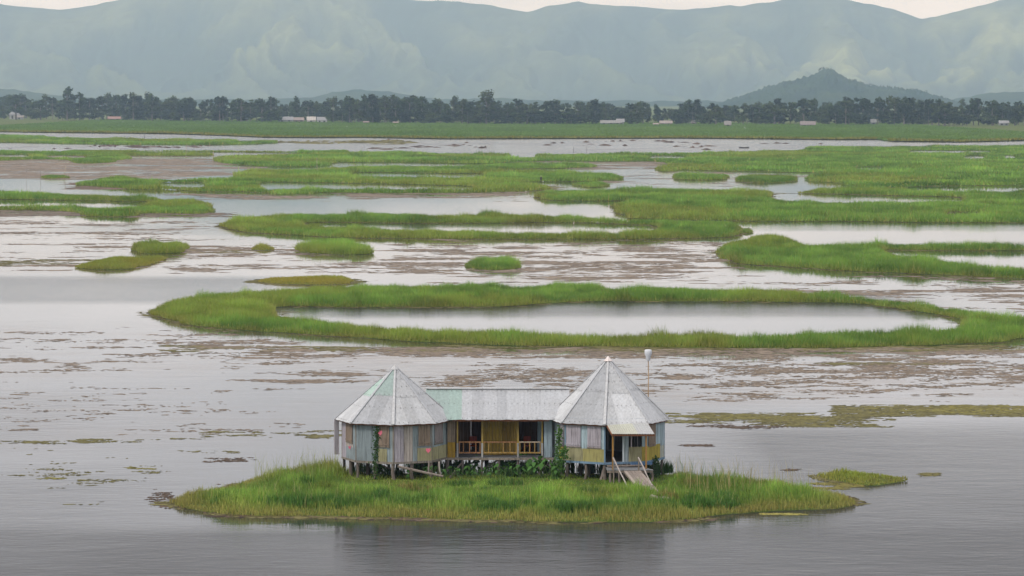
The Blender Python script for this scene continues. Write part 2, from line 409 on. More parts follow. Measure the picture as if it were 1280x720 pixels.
def island(label, hid, base, holes=(), h=0.95, dens=20, w=0.08, gold=0.0, rim=0.5, top=0.18, name='floating_island', hf=None, cap=170000, dark=0.0, group='floating grass islands on the lake', keep=None, n_mid=260, hh=None, rimw=1.1):
    hl = hh or (h * 0.90 + 0.15)
    out = outline(hid, base, hl); hs = [hole(bk, fr, hl, base) for bk, fr in holes]
    h = h * (0.88 if hh else 0.72)
    polys = [out] + hs
    lo, hi = out.min(0), out.max(0)
    Q = RNG.uniform(lo, hi, (n_mid * 4, 2))
    ok = inside(Q, out)
    for q in hs: ok &= ~inside(Q, q)
    Q = Q[ok]; dq = edge_dist(Q, polys) if len(Q) else np.zeros(0)
    Q = Q[dq > 0.4][:n_mid]
    pv = [Vector(p) for q in polys for p in q] + [Vector(p) for p in Q]
    ed = []; s = 0
    for q in polys:
        ed += [(s + i, s + (i + 1) % len(q)) for i in range(len(q))]; s += len(q)
    vo, _, fo, *_ = delaunay_2d_cdt(pv, ed, [], 0, 1e-4)
    VV = np.array([(v.x, v.y) for v in vo]); TT = np.array([f for f in fo])
    cen = VV[TT].mean(1); ok = inside(cen, out)
    for q in hs: ok &= ~inside(cen, q)
    TT = TT[ok]
    org = np.array([*out.mean(0), 0.0])
    dz = edge_dist(VV, polys)
    V3 = np.column_stack([VV, ground_z(dz, top) - (dz < 0.02) * 0.12])
    t3 = V3[TT]; flip = np.cross(t3[:, 1] - t3[:, 0], t3[:, 2] - t3[:, 0])[:, 2] < 0
    TT[flip] = TT[flip][:, ::-1]
    root = mesh_np(name, V3 - org, TT, M['mat'], smooth=True); root.location = org
    tag(root, label, 'island', group)
    # growth
    t3 = V3[TT]; ar = np.abs(np.cross(t3[:, 1, :2] - t3[:, 0, :2], t3[:, 2, :2] - t3[:, 0, :2])) / 2
    A = ar.sum(); far = org[1] > 250
    if far: dens *= 2.2; cap = int(cap * 1.6); w *= 0.72
    n = int(A * dens)
    if n > cap: w = w * math.sqrt(n / cap); n = cap
    ti = RNG.choice(len(TT), n, p=ar / A)
    r1 = np.sqrt(RNG.random(n)); r2 = RNG.random(n)
    P2 = (t3[ti, 0, :2] * (1 - r1)[:, None] + t3[ti, 1, :2] * (r1 * (1 - r2))[:, None] + t3[ti, 2, :2] * (r1 * r2)[:, None])
    if keep is not None: P2 = P2[keep(P2[:, 0], P2[:, 1])]; n = len(P2)
    dist = fast_dist(P2, polys)
    z = ground_z(dist, top) - 0.03
    D = org[1]; ls = max(1.0, D / 260.0)
    nA = fbm(P2[:, 0] / (5 * ls), P2[:, 1] / (9 * ls), 3); nB = fbm(P2[:, 0] / (1.5 * ls), P2[:, 1] / (2.4 * ls), 21, 3); nC = fbm(P2[:, 0] / (11 * ls), P2[:, 1] / (16 * ls), 55, 3)
    rimf = (1 - sstep(0.15, rimw * (1 + 0.7 * (nB - .5)), dist)) * rim
    hgt = h * (0.32 + 1.35 * nB) * (0.62 + 0.62 * RNG.random(n)) * (1 - 0.55 * rimf)
    if hf is not None: hgt = hgt * hf(P2[:, 0], P2[:, 1])
    nD = fbm(P2[:, 0] / (1.9 * ls), P2[:, 1] / (2.6 * ls), 77, 2); bush = sstep(0.60, 0.74, nD); hgt = hgt * (1 + 0.55 * bush)
    tall = RNG.random(n) > 0.985; hgt = np.where(tall, hgt * 1.45, hgt)
    f = np.clip((nA - 0.30) / 0.4, 0, 1)[:, None]; g2 = np.clip((nB - 0.30) / 0.42, 0, 1)[:, None]
    col = C_MID * (1 - f) + C_LIGHT * f
    col = col * (0.30 + 0.70 * g2) + C_DARK * (0.70 - 0.70 * g2)
    bt = (sstep(0.4, 0.6, fbm(P2[:, 0] / (6 * ls), P2[:, 1] / (6 * ls), 5, 2)) * 2 - 1)[:, None]; col = col * (1 + 0.30 * bush[:, None] * bt)
    gd = np.clip((nC - 0.56) / 0.14, 0, 1)[:, None] * 0.36 + gold
    gd = np.clip(gd + RNG.normal(0, 0.08, (n, 1)), 0, 1)
    col = col * (1 - gd) + C_GOLD * gd
    rr = np.clip(rimf[:, None] * (0.55 + 0.5 * RNG.random((n, 1))), 0, 0.85)
    col = col * (1 - rr) + C_DRY * 0.85 * rr
    dry = (RNG.random(n) > 0.95)[:, None]; col = np.where(dry, col * 0.35 + C_DRY * 0.75, col)
    vr = 0.16 if far else 0.36; col *= (1 - dark) * 1.36 * RNG.uniform(1 - vr, 1 + vr, (n, 1))
    V, T, C = blades(np.column_stack([P2, z]) - org, hgt, w * RNG.uniform(0.7, 1.4, n), col, not far)
    gr = mesh_np('grass', V, T, M['grass'], root, C); tag(gr, kind='stuff')
    ISL.append((root, polys)); return root, polys

# the island that carries the house
def house_h(x, y):
    g1 = 1 - 0.74 * patch(x, y, -9.6, 9.0, 179.0, 192, 0.8, 2.0)
    back = 1 + 0.85 * patch(x, y, -14.5, -9.9, 186, 198, 1.2, 2.5) + 0.6 * patch(x, y, 9.6, 16.5, 180, 198, 0.8, 2.5)
    front = 1 - 0.25 * (1 - sstep(170, 175, y))
    return g1 * back * front
def house_keep(x, y):
    under = (x > -9.9) & (x < 9.2) & (y > 183.6) & (y < 191)
    path = (np.abs(x - (7.15 + (181.5 - y) * 0.20)) < 0.33) & (y < 181.5) & (y > 169.5)
    return (~under | (RNG.random(len(x)) < 0.45)) & (~path | (RNG.random(len(x)) < 0.15))
house_isl, house_poly = island('large grassy island carrying the two-turreted tin-roofed stilt house',
    [(209, 627), (230, 613), (260, 603), (300, 592), (340, 582), (370, 577), (400, 576), (440, 577), (520, 578), (600, 578), (700, 578), (790, 579), (840, 580), (870, 585), (900, 588), (960, 592), (1020, 602), (1050, 611), (1066, 624)],
    [(208, 630), (230, 637), (280, 644), (340, 646), (400, 646), (500, 648), (600, 651), (700, 653), (800, 654), (845, 652), (900, 645), (960, 640), (1010, 638), (1050, 637), (1069, 632)],
    h=0.55, dens=170, w=0.026, rim=0.95, rimw=2.6, gold=0.10, hf=house_h, keep=house_keep, cap=160000, hh=0.75, n_mid=500, top=0.2)
island('small round green islet right of the house island', [(1022, 594), (1040, 590), (1065, 587), (1092, 589), (1112, 594), (1126, 599)],
    [(1024, 599), (1050, 603), (1075, 607), (1100, 606), (1127, 602)], h=0.26, dens=130, w=0.035, gold=0.5, hh=0.35)
island('great ring of grass around a long pond behind the house',
    [(184, 389), (200, 378), (225, 368), (260, 363), (310, 360), (350, 357), (400, 354), (450, 353), (500, 353), (560, 352), (615, 351), (650, 354), (690, 351), (740, 351), (770, 357), (800, 354), (850, 355), (900, 358), (950, 358), (1000, 360), (1050, 362), (1070, 366), (1100, 368), (1140, 372), (1180, 378), (1220, 384), (1260, 390), (1290, 397), (1312, 407)],
    [(187, 393), (205, 399), (240, 406), (290, 412), (350, 416), (420, 420), (480, 425), (540, 428), (600, 431), (660, 433), (760, 434), (860, 435), (960, 435), (1060, 435), (1150, 432), (1240, 428), (1280, 424), (1306, 418)],
    [([(343, 386), (352, 384), (370, 383), (420, 384), (500, 384), (580, 384), (640, 383), (690, 379), (740, 377), (800, 377), (900, 377), (1000, 378), (1060, 379), (1100, 383), (1150, 390), (1185, 396), (1203, 402)],
      [(350, 389), (362, 391), (385, 393), (420, 397), (460, 402), (520, 406), (560, 408), (600, 408), (650, 409), (700, 413), (750, 414), (800, 413), (850, 411), (900, 411), (940, 416), (960, 414), (1000, 412), (1050, 409), (1100, 408), (1150, 408), (1190, 405)])],
    h=0.86, dens=42, w=0.06, cap=130000, n_mid=600)
island('flat golden-green mat touching the far left bank of the great ring', [(326, 351), (350, 347), (390, 345), (420, 346), (437, 350)], [(327, 353), (350, 355), (400, 356), (437, 355)], h=0.28, dens=40, w=0.08, gold=0.75, hh=0.3)
island('narrow ring of grass round a slit of water in mid lake',
    [(280, 281), (290, 275), (320, 268), (350, 266), (380, 265), (420, 266), (470, 264), (520, 265), (565, 267), (610, 264), (660, 266), (690, 267), (720, 268), (750, 270), (785, 272), (830, 272), (870, 274), (905, 277), (924, 285)],
    [(281, 284), (295, 288), (320, 291), (360, 294), (420, 297), (480, 298), (560, 299), (640, 299), (720, 299), (800, 299), (850, 298), (900, 297), (922, 293)],
    [([(372, 280), (400, 278), (430, 278), (500, 279), (560, 279), (620, 279), (680, 278), (740, 279), (790, 281), (822, 283)],
      [(400, 280), (450, 281), (500, 284), (560, 285), (600, 286), (640, 288), (680, 289), (720, 290), (750, 290), (790, 287), (816, 285)])],
    h=1.0, dens=14, w=0.13, cap=110000, n_mid=500)
island('broad grassy mass behind the narrow ring, enclosing a thin pond',
    [(669, 243), (690, 238), (720, 235), (760, 235), (800, 233), (840, 234), (900, 235), (965, 236), (1010, 235), (1040, 232), (1070, 231), (1110, 232), (1145, 235.5), (1175, 236), (1200, 237), (1260, 236.5), (1330, 237), (1400, 238)],
    [(668, 246), (685, 250), (720, 251.5), (760, 251.5), (786, 252), (766, 259), (767, 264), (775, 268), (782, 272.5), (800, 274), (850, 275), (880, 276), (905, 276), (960, 277), (1040, 277), (1130, 278), (1200, 278.5), (1300, 279), (1400, 280)],
    [([(967, 242), (1000, 242), (1060, 243), (1120, 245), (1180, 246), (1203, 247.5)], [(967, 245), (990, 248), (1020, 249), (1060, 250), (1130, 250), (1170, 249), (1200, 248.5)]),
     ([(1185, 265.5), (1205, 265.5), (1226, 266)], [(1185, 266.3), (1205, 266.8), (1226, 266.6)])],
    h=1.1, dens=5.5, w=0.24, cap=150000, n_mid=700)
island('thick tongue of grass at the right with a pond behind its near bank',
    [(914, 305), (925, 299), (935, 294), (950, 290), (965, 290), (990, 294), (1000, 297), (1010, 302), (1030, 301), (1066, 301), (1100, 300), (1150, 301), (1200, 301), (1240, 300), (1280, 302), (1330, 303), (1400, 304)],
    [(913, 308), (904, 313), (900, 317), (902, 322), (915, 327), (940, 331), (980, 333), (1020, 336), (1066, 339), (1120, 341), (1180, 344), (1240, 347), (1280, 348), (1330, 351), (1400, 354)],
    [([(1105, 313), (1140, 313), (1200, 313.5), (1280, 313.5), (1330, 314), (1400, 314)], [(1120, 315), (1150, 315.5), (1170, 319), (1200, 324), (1230, 328), (1260, 330), (1290, 330), (1330, 331), (1390, 325)])],
    h=1.05, dens=18, w=0.10, cap=110000, n_mid=500)
island('tiny grass clump in the channel left of the right-hand tongue', [(925, 288), (932, 285), (938, 288)], [(926, 291), (932, 291.5), (938, 291)], h=0.7, dens=25, w=0.12)
island('domed green islet at left beside a brown weed trail', [(166, 308), (172, 302), (185, 297), (200, 297), (215, 299), (228, 303), (234, 311)], [(168, 315), (185, 317), (215, 317), (232, 316)], h=1.0, dens=28, w=0.09, rim=0.3)
island('low olive islet with a pointed tip at left', [(88, 334), (110, 328), (140, 321), (170, 320), (200, 320), (210, 323)], [(100, 336), (130, 337), (165, 336), (190, 331), (205, 327)], h=0.42, dens=40, w=0.08, gold=0.35, hh=0.5)
island('green islet hugging the near left bank of the narrow ring', [(375, 310), (385, 303), (400, 299), (420, 297), (440, 299), (452, 306), (466, 312)], [(380, 315), (405, 317), (440, 318.5), (468, 317)], h=1.0, dens=28, w=0.09, rim=0.35)
island('lone domed islet in open water behind the great ring', [(582, 331), (590, 323), (605, 319), (620, 319), (635, 323), (648, 330)], [(583, 335), (595, 337), (620, 338), (647, 336)], h=0.9, dens=34, w=0.08, rim=0.35)
island('tiny yellowish tuft among weeds left of the narrow ring', [(315, 311), (326, 307), (336, 310)], [(316, 312.5), (326, 313.5), (336, 312.5)], h=0.5, dens=25, w=0.1, gold=0.3, hh=0.4)
island('ring of grass cut by the left edge of the picture',
    [(-120, 239), (-40, 238), (0, 237), (30, 238), (80, 240), (120, 241), (165, 243), (200, 245), (213, 247), (240, 247), (255, 251), (263, 258)],
    [(-120, 263), (-40, 263), (0, 263), (50, 263), (90, 265), (100, 269), (140, 271), (170, 270), (180, 267), (213, 267), (240, 268), (263, 266)],
    [([(-110, 250), (0, 249.5), (60, 250), (120, 251), (160, 252), (187, 253)], [(-110, 257), (0, 257), (60, 256.5), (100, 256), (140, 257), (170, 255)])],
    h=1.0, dens=6, w=0.22, cap=90000, n_mid=400)
island('long grassy mass of banks with slit ponds left of centre',
    [(94, 230), (110, 225), (135, 220), (155, 218), (172, 221), (213, 222), (260, 221), (294, 220), (297, 215), (308, 210.5), (330, 209.5), (380, 210), (427, 207), (470, 206), (520, 206), (560, 206), (600, 205), (640, 202), (680, 203), (720, 205), (742, 207)],
    [(94, 232), (130, 233.5), (165, 237), (213, 237.5), (235, 239), (250, 240), (300, 240), (335, 241.5), (342, 243.5), (390, 243), (400, 241), (500, 242), (600, 241), (640, 240), (660, 239), (682, 237), (675, 234), (660, 231), (652, 228), (700, 227.5), (740, 227), (775, 224.5), (773, 221.5), (765, 220.5), (730, 218.5), (690, 216), (650, 216), (617, 215), (617, 212.5), (650, 211.5), (700, 210.5), (742, 209.5)],
    [([(202, 228.7), (230, 228.7), (254, 228.7)], [(202, 231), (230, 232.5), (254, 231.5)]),
     ([(327, 228.5), (380, 228.5), (427, 229), (500, 230.5), (560, 232), (590, 233.5)], [(330, 233), (350, 234), (400, 234.5), (440, 234.5), (500, 234.5), (540, 235), (588, 234.5)]),
     ([(443, 216), (500, 216), (560, 217), (602, 217.5)], [(446, 218.6), (500, 219.3), (560, 220), (600, 220)])],
    h=1.05, dens=2.8, w=0.36, cap=120000, n_mid=700, rim=0.35)
island('small low clump below the right end of the long mass', [(722, 230), (735, 227.5), (750, 228), (757, 231)], [(722, 233.5), (740, 234.5), (757, 233.5)], h=0.8, dens=6, w=0.25)
island('vast marshy grass plain reaching the right edge before the far water',
    [(270, 199), (276, 195), (300, 193), (330, 192), (360, 191), (400, 190), (426, 189), (480, 188), (520, 188), (540, 190), (600, 191), (640, 191), (700, 191), (760, 190.5), (850, 190), (880, 189), (910, 188), (925, 188), (950, 187), (1000, 186), (1010, 182.5), (1030, 181.5), (1060, 182), (1100, 182), (1140, 181.5), (1200, 181), (1280, 181.5), (1400, 182)],
    [(272, 203), (300, 206.5), (350, 209), (408, 208), (420, 203.5), (480, 203.5), (540, 204), (600, 205), (640, 203), (700, 201.5), (740, 202), (780, 202), (815, 202), (836, 206), (819, 212), (835, 215), (853, 213), (900, 214), (950, 215), (1000, 216), (1028, 217), (1011, 222), (1012, 227), (1050, 229.5), (1070, 234), (1100, 235), (1140, 234), (1180, 233), (1280, 232.5), (1400, 232)],
    [([(1139, 188.6), (1187, 188.6), (1235, 189)], [(1140, 189), (1187, 189.2), (1235, 189)]), ([(1206, 195.3), (1230, 195.3)], [(1206, 196), (1230, 196)]),
     ([(1255, 195), (1268, 195)], [(1255, 195.6), (1268, 195.6)]), ([(1072, 209.3), (1102, 209.3)], [(1072, 210), (1102, 210)]), ([(640, 194.5), (668, 194.5)], [(640, 195), (668, 195)]),
     ([(815, 195.3), (855, 195.5)], [(815, 195.6), (855, 196)])],
    h=1.1, dens=1.7, w=0.5, cap=150000, n_mid=900, rim=0.3, top=0.18)
island('flat grass raft in the channel, left of its twin', [(845, 220), (855, 216.5), (885, 216), (905, 218), (908, 221)], [(846, 224), (870, 225.3), (895, 225), (908, 224)], h=1.0, dens=4, w=0.3)
island('flat grass raft in the channel, right of its twin', [(922, 223), (935, 218), (955, 216.5), (980, 219), (995, 222)], [(923, 227), (945, 228.5), (970, 228.7), (994, 227)], h=1.0, dens=4, w=0.3, dark=0.1)
island('small low clump beside the upper left stakes', [(56, 221), (66, 218.5), (78, 221)], [(55, 222.7), (66, 223.7), (82, 222.5)], h=0.8, dens=5, w=0.25)
island('ragged grass banks at the upper left edge',
    [(-120, 189), (40, 189.5), (75, 188.5), (90, 186), (120, 186), (213, 186.5), (300, 187), (360, 188), (400, 188.5), (432, 189.5)],
    [(-120, 201), (0, 201), (40, 199.5), (85, 200.5), (92, 204), (110, 205), (140, 203.5), (142, 201), (162, 199), (163, 195.5), (213, 195.3), (262, 195), (258, 193.3), (213, 192.5), (160, 191.5), (170, 189.6), (213, 190), (300, 190.8), (340, 191.3), (400, 192), (430, 192)],
    [([(-110, 193.8), (0, 193.8), (34, 194)], [(-110, 194.5), (0, 194.5), (34, 194.5)]), ([(62, 195), (104, 195.3)], [(62, 195.6), (104, 195.8)])],
    h=1.0, dens=1.8, w=0.5, cap=80000, rim=0.3, top=0.18)
island('long thin strip of grass across the far water at left',
    [(-120, 170), (40, 169.5), (60, 170), (95, 171.5), (150, 172), (213, 173), (260, 173), (295, 174), (300, 175.6), (330, 175), (346, 177)],
    [(-120, 178.5), (0, 178.5), (80, 180), (150, 181), (240, 181.5), (320, 180.5), (346, 179)], h=1.2, dens=0.9, w=0.8, cap=60000, rim=0.3, top=0.2)

# ------------------------------------------------------------------ the far shore: field, woods, hills
front = [(-500, 164), (-40, 165), (0, 165), (60, 166), (213, 167.5), (300, 170.5), (330, 172), (395, 172.5), (450, 172), (560, 174), (700, 173.5), (850, 173), (960, 174), (1048, 175), (1108, 174.6), (1115, 177), (1200, 178), (1280, 176), (1400, 175), (1800, 175)]
fw = np.array([G(a, b_)[:2] for a, b_ in front])
fieldpoly = np.concatenate([fw, [[9300, fw[-1, 1]], [9300, 21500], [-9300, 21500], [-9300, fw[0, 1]]]])
vo, _, fo, *_ = delaunay_2d_cdt([Vector(p) for p in fieldpoly], [(i, (i + 1) % len(fieldpoly)) for i in range(len(fieldpoly))], [], 1, 1e-4)
fv = np.array([(v.x, v.y, 0.35) for v in vo]); ft = np.array([f for f in fo])
t3 = fv[ft]; flip = np.cross(t3[:, 1] - t3[:, 0], t3[:, 2] - t3[:, 0])[:, 2] < 0; ft[flip] = ft[flip][:, ::-1]
field = mesh_np('marsh_field', fv, ft, M['mat']); tag(field, kind='structure')
n = 150000
uu = RNG.uniform(-120, 1400, n); Yf = np.interp(uu, [p[0] for p in front], fw[:, 1])
Yy = Yf + (RNG.random(n) ** 1.3) * 1000
Xx = (uu - 640) / F * Yf
n1 = fbm(Xx / 60, Yy / 160, 4); n2 = fbm(Xx / 14, Yy / 40, 8)
f = np.clip((n1 - 0.3) / 0.4, 0, 1)[:, None]
col = (C_MID * 0.9 * (1 - f) + C_LIGHT * 0.72 * f) * (0.8 + 0.4 * n2[:, None]) * RNG.uniform(0.85, 1.15, (n, 1))
rimf = (1 - sstep(2, 26, Yy - Yf))[:, None] * 0.8; col = col * (1 - rimf) + C_GOLD * rimf
V, T, C = blades(np.column_stack([Xx, Yy, np.full(n, 0.3)]), (0.9 + 0.9 * n2) * RNG.uniform(0.7, 1.2, n), RNG.uniform(1.0, 2.2, n), col, False)
tag(mesh_np('field_grass', V, T, M['grass'], None, C), 'even green grass covering the far shore', 'grass', kind='stuff')

# mountains
m, t, o = newmat('hill_slopes')
c = N(t, 'ShaderNodeAttribute', attribute_name='col'); n1 = mapping_noise(t, 0.007, (1, 1, 1), 7, 0.65)
r1 = ramp(t, n1.outputs['Fac'], [(0.3, (0.6,) * 3), (0.7, (1.3,) * 3)])
mu = N(t, 'ShaderNodeMix', data_type='RGBA', blend_type='MULTIPLY'); mu.inputs[0].default_value = 1
t.links.new(c.outputs['Color'], mu.inputs[6]); t.links.new(r1.outputs[0], mu.inputs[7])
p = N(t, 'ShaderNodeBsdfPrincipled'); p.inputs['Roughness'].default_value = 1.0; p.inputs['Specular IOR Level'].default_value = 0.0
t.links.new(mu.outputs[2], p.inputs['Base Color']); t.links.new(p.outputs[0], o.inputs['Surface'])
M['mountain'] = m
FOREST = np.array([0.020, 0.045, 0.030]); MEADOW_SUN = np.array([0.215, 0.25, 0.105])  # second tone: pale grass, also carries the sunlight painted on the slopes
def grid_tris(nx, ny):
    ii, jj = np.meshgrid(np.arange(nx - 1), np.arange(ny - 1)); b = (jj * nx + ii).ravel()
    return np.concatenate([np.stack([b, b + 1, b + nx + 1], 1), np.stack([b, b + nx + 1, b + nx], 1)])
def ridge(name, sky_pts, r0, rc0, r1, x0, x1, seed, spur=0.44, pxs=110.0, meadow_sun=None, nu=760, nv=130, wob=900, rough=0.0, mead=0.34):
    u = np.linspace(x0, x1, nu); s = np.linspace(0, 1.45, nv)
    ysk = np.interp(u, [p[0] for p in sky_pts], [p[1] for p in sky_pts]) + (fbm(u / 22, u * 0, seed + 3, 3) - 0.5) * 3
    rc = rc0 + wob * (fbm(u / 260, u * 0, seed) - 0.5) * 2
    Hh = HC + (YH - ysk) / F * rc
    U, S = np.meshgrid(u, s); Rc = rc[None]; Hc = Hh[None]
    rr = r0 + S * (Rc - r0)
    warp = (fbm(U / 180, S * 2.3, seed + 5) - 0.5) * 1.6
    nz = 1 - np.abs(2 * fbm(U / pxs + warp, S * 1.5 + warp * 0.4, seed + 9, 6) - 1)
    n2_ = 1 - np.abs(2 * fbm(U / (pxs * 0.30) + warp * 2.2, S * 3.6 + warp, seed + 19, 5) - 1)
    nz = np.clip((nz * 0.70 + n2_ * 0.30 - 0.55) / 0.42, 0, 1)
    Sc = np.clip(S, 0, 1)
    z = Hc * (Sc ** 1.1 - spur * 4 * Sc * (1 - Sc) * (1 - nz) * 0.75)
    z = np.where(S > 1, Hc * (1 - (S - 1) * 1.6), z) + rough * (fbm(U / 2.2, S * 60, seed + 31, 2) - 0.5) * Sc
    z = np.maximum(z, 0.0)
    X = (U - 640) / F * rr
    V = np.stack([X.ravel(), rr.ravel(), z.ravel()], 1)
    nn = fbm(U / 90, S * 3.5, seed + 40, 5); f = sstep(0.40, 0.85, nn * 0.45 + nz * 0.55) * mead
    if meadow_sun:
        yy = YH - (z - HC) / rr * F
        for (mx_, my_, rx, ry, v) in meadow_sun:  # sunlit patches painted into the slope colour with the grass tone
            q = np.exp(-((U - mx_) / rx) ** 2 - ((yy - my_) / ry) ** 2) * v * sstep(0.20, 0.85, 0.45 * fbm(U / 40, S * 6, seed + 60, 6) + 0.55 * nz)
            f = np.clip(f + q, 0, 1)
    col = FOREST * (1 - f[..., None]) + MEADOW_SUN * f[..., None]
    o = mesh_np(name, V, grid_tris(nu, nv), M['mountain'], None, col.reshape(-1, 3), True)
    return tag(o, kind='structure')
SKY = [(-1200, 14), (-950, -8), (-700, 20), (-300, 12), (-100, 0), (0, 5), (30, 9), (75, 13.5), (115, 7.5), (150, 0), (200, -14), (270, -30), (340, -36), (400, -24), (450, -12), (490, -2), (515, 0), (545, 2), (575, 2.5), (605, 6), (640, 12), (660, 15), (685, 8.5), (710, 5), (722, 2), (735, 5), (750, 7), (815, 10), (850, 12), (900, 9), (911, 7.5), (925, 8.5), (965, 2.5), (990, -3), (1025, -5), (1060, 1.5), (1090, 6), (1120, 14), (1150, 23.5), (1170, 21.5), (1205, 11), (1250, 1.5), (1290, -2), (1400, -18), (1600, 0), (2000, 14), (2250, -6), (2500, 10)]
ridge('mountain_range', SKY, 12800, 17000, 20000, -1200, 2500, 3, nu=1000, meadow_sun=[(300, 20, 170, 40, 0.55), (400, 60, 90, 20, 0.35), (1010, 72, 110, 14, 1.2), (1130, 84, 85, 18, 1.5), (1230, 45, 70, 30, 1.2), (560, 55, 60, 18, 0.3), (960, 25, 70, 10, 0.3)])  # list places cloud-gap sunlight, painted as pale patches on the slopes
ridge('wooded_hill', [(880, 135), (905, 128), (935, 118), (960, 108), (985, 101.5), (1000, 99), (1015, 94), (1027, 86), (1034, 85.5), (1042, 89), (1055, 97), (1075, 103), (1090, 107), (1120, 110), (1150, 114), (1175, 121), (1195, 127), (1215, 135)], 6300, 7200, 7900, 880, 1215, 21, spur=0.18, pxs=60, nu=240, nv=50, wob=60, rough=16, mead=0.10, meadow_sun=[(1030, 112, 34, 9, 0.15)])
ridge('low_hill_range', [(-700, 112), (-60, 113), (0, 111), (40, 116), (90, 121), (140, 124), (380, 124), (410, 117), (440, 112.5), (480, 114), (510, 119), (545, 124), (620, 124), (650, 124), (690, 125.5), (740, 126), (1180, 128), (1205, 122), (1235, 116), (1280, 115), (1330, 113), (2000, 110)], 7900, 8600, 9300, -1200, 2500, 33, spur=0.15, pxs=70, nu=420, nv=40, wob=80, rough=8, mead=0.12)
# ------------------------------------------------------------------ the stilt house
YC = 187.0                                   # distance of the two huts' centres
PXM = F / (YC * cP + (HC - 2.5) * sP)        # photo pixels per metre there
ZF, ZE = 1.29, 3.46                          # floor and eave heights
HO = np.array([(628 - 640) / PXM, YC, 0.0])
house = empty('stilt_house', HO)
tag(house, 'tin-roofed stilt house of two eight-sided huts joined by a yellow veranda', 'house')
def hp(name, V, Fc, mat, parent=house, color=(0.5, 0.5, 0.5), smooth=False):
    return mesh_py(name, [np.asarray(v, float) - HO for v in V], Fc, mat, parent, color, smooth)
BOXF = [(0, 3, 2, 1), (4, 5, 6, 7), (0, 1, 5, 4), (1, 2, 6, 5), (2, 3, 7, 6), (3, 0, 4, 7)]
def beam_geo(p0, p1, w, h, up=(0, 0, 1), w1=None, h1=None):
    p0 = Vector(p0); p1 = Vector(p1); d = (p1 - p0).normalized(); u = Vector(up)
    s = d.cross(u)
    if s.length < 1e-4: s = d.cross(Vector((1, 0, 0)))
    s.normalize(); u = s.cross(d)
    w1 = w1 or w; h1 = h1 or h
    V = []
    for p, a, b in ((p0, w, h), (p1, w1, h1)):
        for sx, sy in ((-1, -1), (1, -1), (1, 1), (-1, 1)):
            V.append(p + s * (a / 2 * sx) + u * (b / 2 * sy))
    return V, list(BOXF)
def beam(name, p0, p1, w, h, mat, color, parent=house, up=(0, 0, 1), **k):
    V, Fc = beam_geo(p0, p1, w, h, up, **k); return hp(name, V, Fc, mat, parent, color)
def join(geos):
    V = []; Fc = []
    for v, f in geos:
        b = len(V); V += list(v); Fc += [tuple(i + b for i in q) for q in f]
    return V, Fc
def log_geo(p0, p1, r0, r1, seg=3, sides=7, bend=0.05):
    """a crooked tapering pole"""
    p0 = Vector(p0); p1 = Vector(p1); d = (p1 - p0); L = d.length; d.normalize()
    s = d.cross(Vector((0.3, 1, 0.1))).normalized(); u = s.cross(d)
    V = []; Fc = []
    for i in range(seg + 1):
        tt = i / seg; off = s * random.uniform(-bend, bend) * (0 < i < seg) + u * random.uniform(-bend, bend) * (0 < i < seg)
        r = r0 + (r1 - r0) * tt; c = p0 + d * (L * tt) + off
        for k in range(sides):
            a = 2 * math.pi * k / sides; rr = r * random.uniform(0.88, 1.12)
            V.append(c + s * math.cos(a) * rr + u * math.sin(a) * rr)
    for i in range(seg):
        for k in range(sides):
            a = i * sides + k; b = i * sides + (k + 1) % sides
            Fc.append((a, b, b + sides, a + sides))
    Fc.append(tuple(range(sides))[::-1]); Fc.append(tuple(range(seg * sides, (seg + 1) * sides)))
    return V, Fc
def log(name, p0, p1, r0, r1, color, parent=house, **k):
    V, Fc = log_geo(p0, p1, r0, r1, **k); return hp(name, V, Fc, M['wood'], parent, color)
def corr_geo(O, U, Vd, Nn, u0, u1, vlo, vhi, pitch=0.075, amp=0.013):
    """a corrugated sheet in the plane O + u U + v V, cut at vlo(u)..vhi(u)"""
    n = max(3, int(round((u1 - u0) / pitch)) * 2)
    V = []; Fc = []
    for i in range(n + 1):
        u = u0 + (u1 - u0) * i / n; dd = amp * (1 if i % 2 else -1)
        a, b = vlo(u), max(vhi(u), vlo(u) + 0.002)
        V.append(O + U * u + Vd * a + Nn * dd); V.append(O + U * u + Vd * b + Nn * dd)
    for i in range(n):
        Fc.append((2 * i, 2 * i + 2, 2 * i + 3, 2 * i + 1))
    return V, Fc
GREY = lambda lo, hi: (lambda v: (v * 0.985, v * 1.0, v * 1.025))(random.uniform(lo, hi))
RUST = (0.14, 0.055, 0.030)
nails = []
def add_nail(p, s=0.017):
    p = Vector(p); nails.append(([p + Vector((x * s, y * s, z * s)) for x, y, z in ((-1, -1, -1), (1, -1, -1), (1, 1, -1), (-1, 1, -1), (-1, -1, 1), (1, -1, 1), (1, 1, 1), (-1, 1, 1))], list(BOXF)))

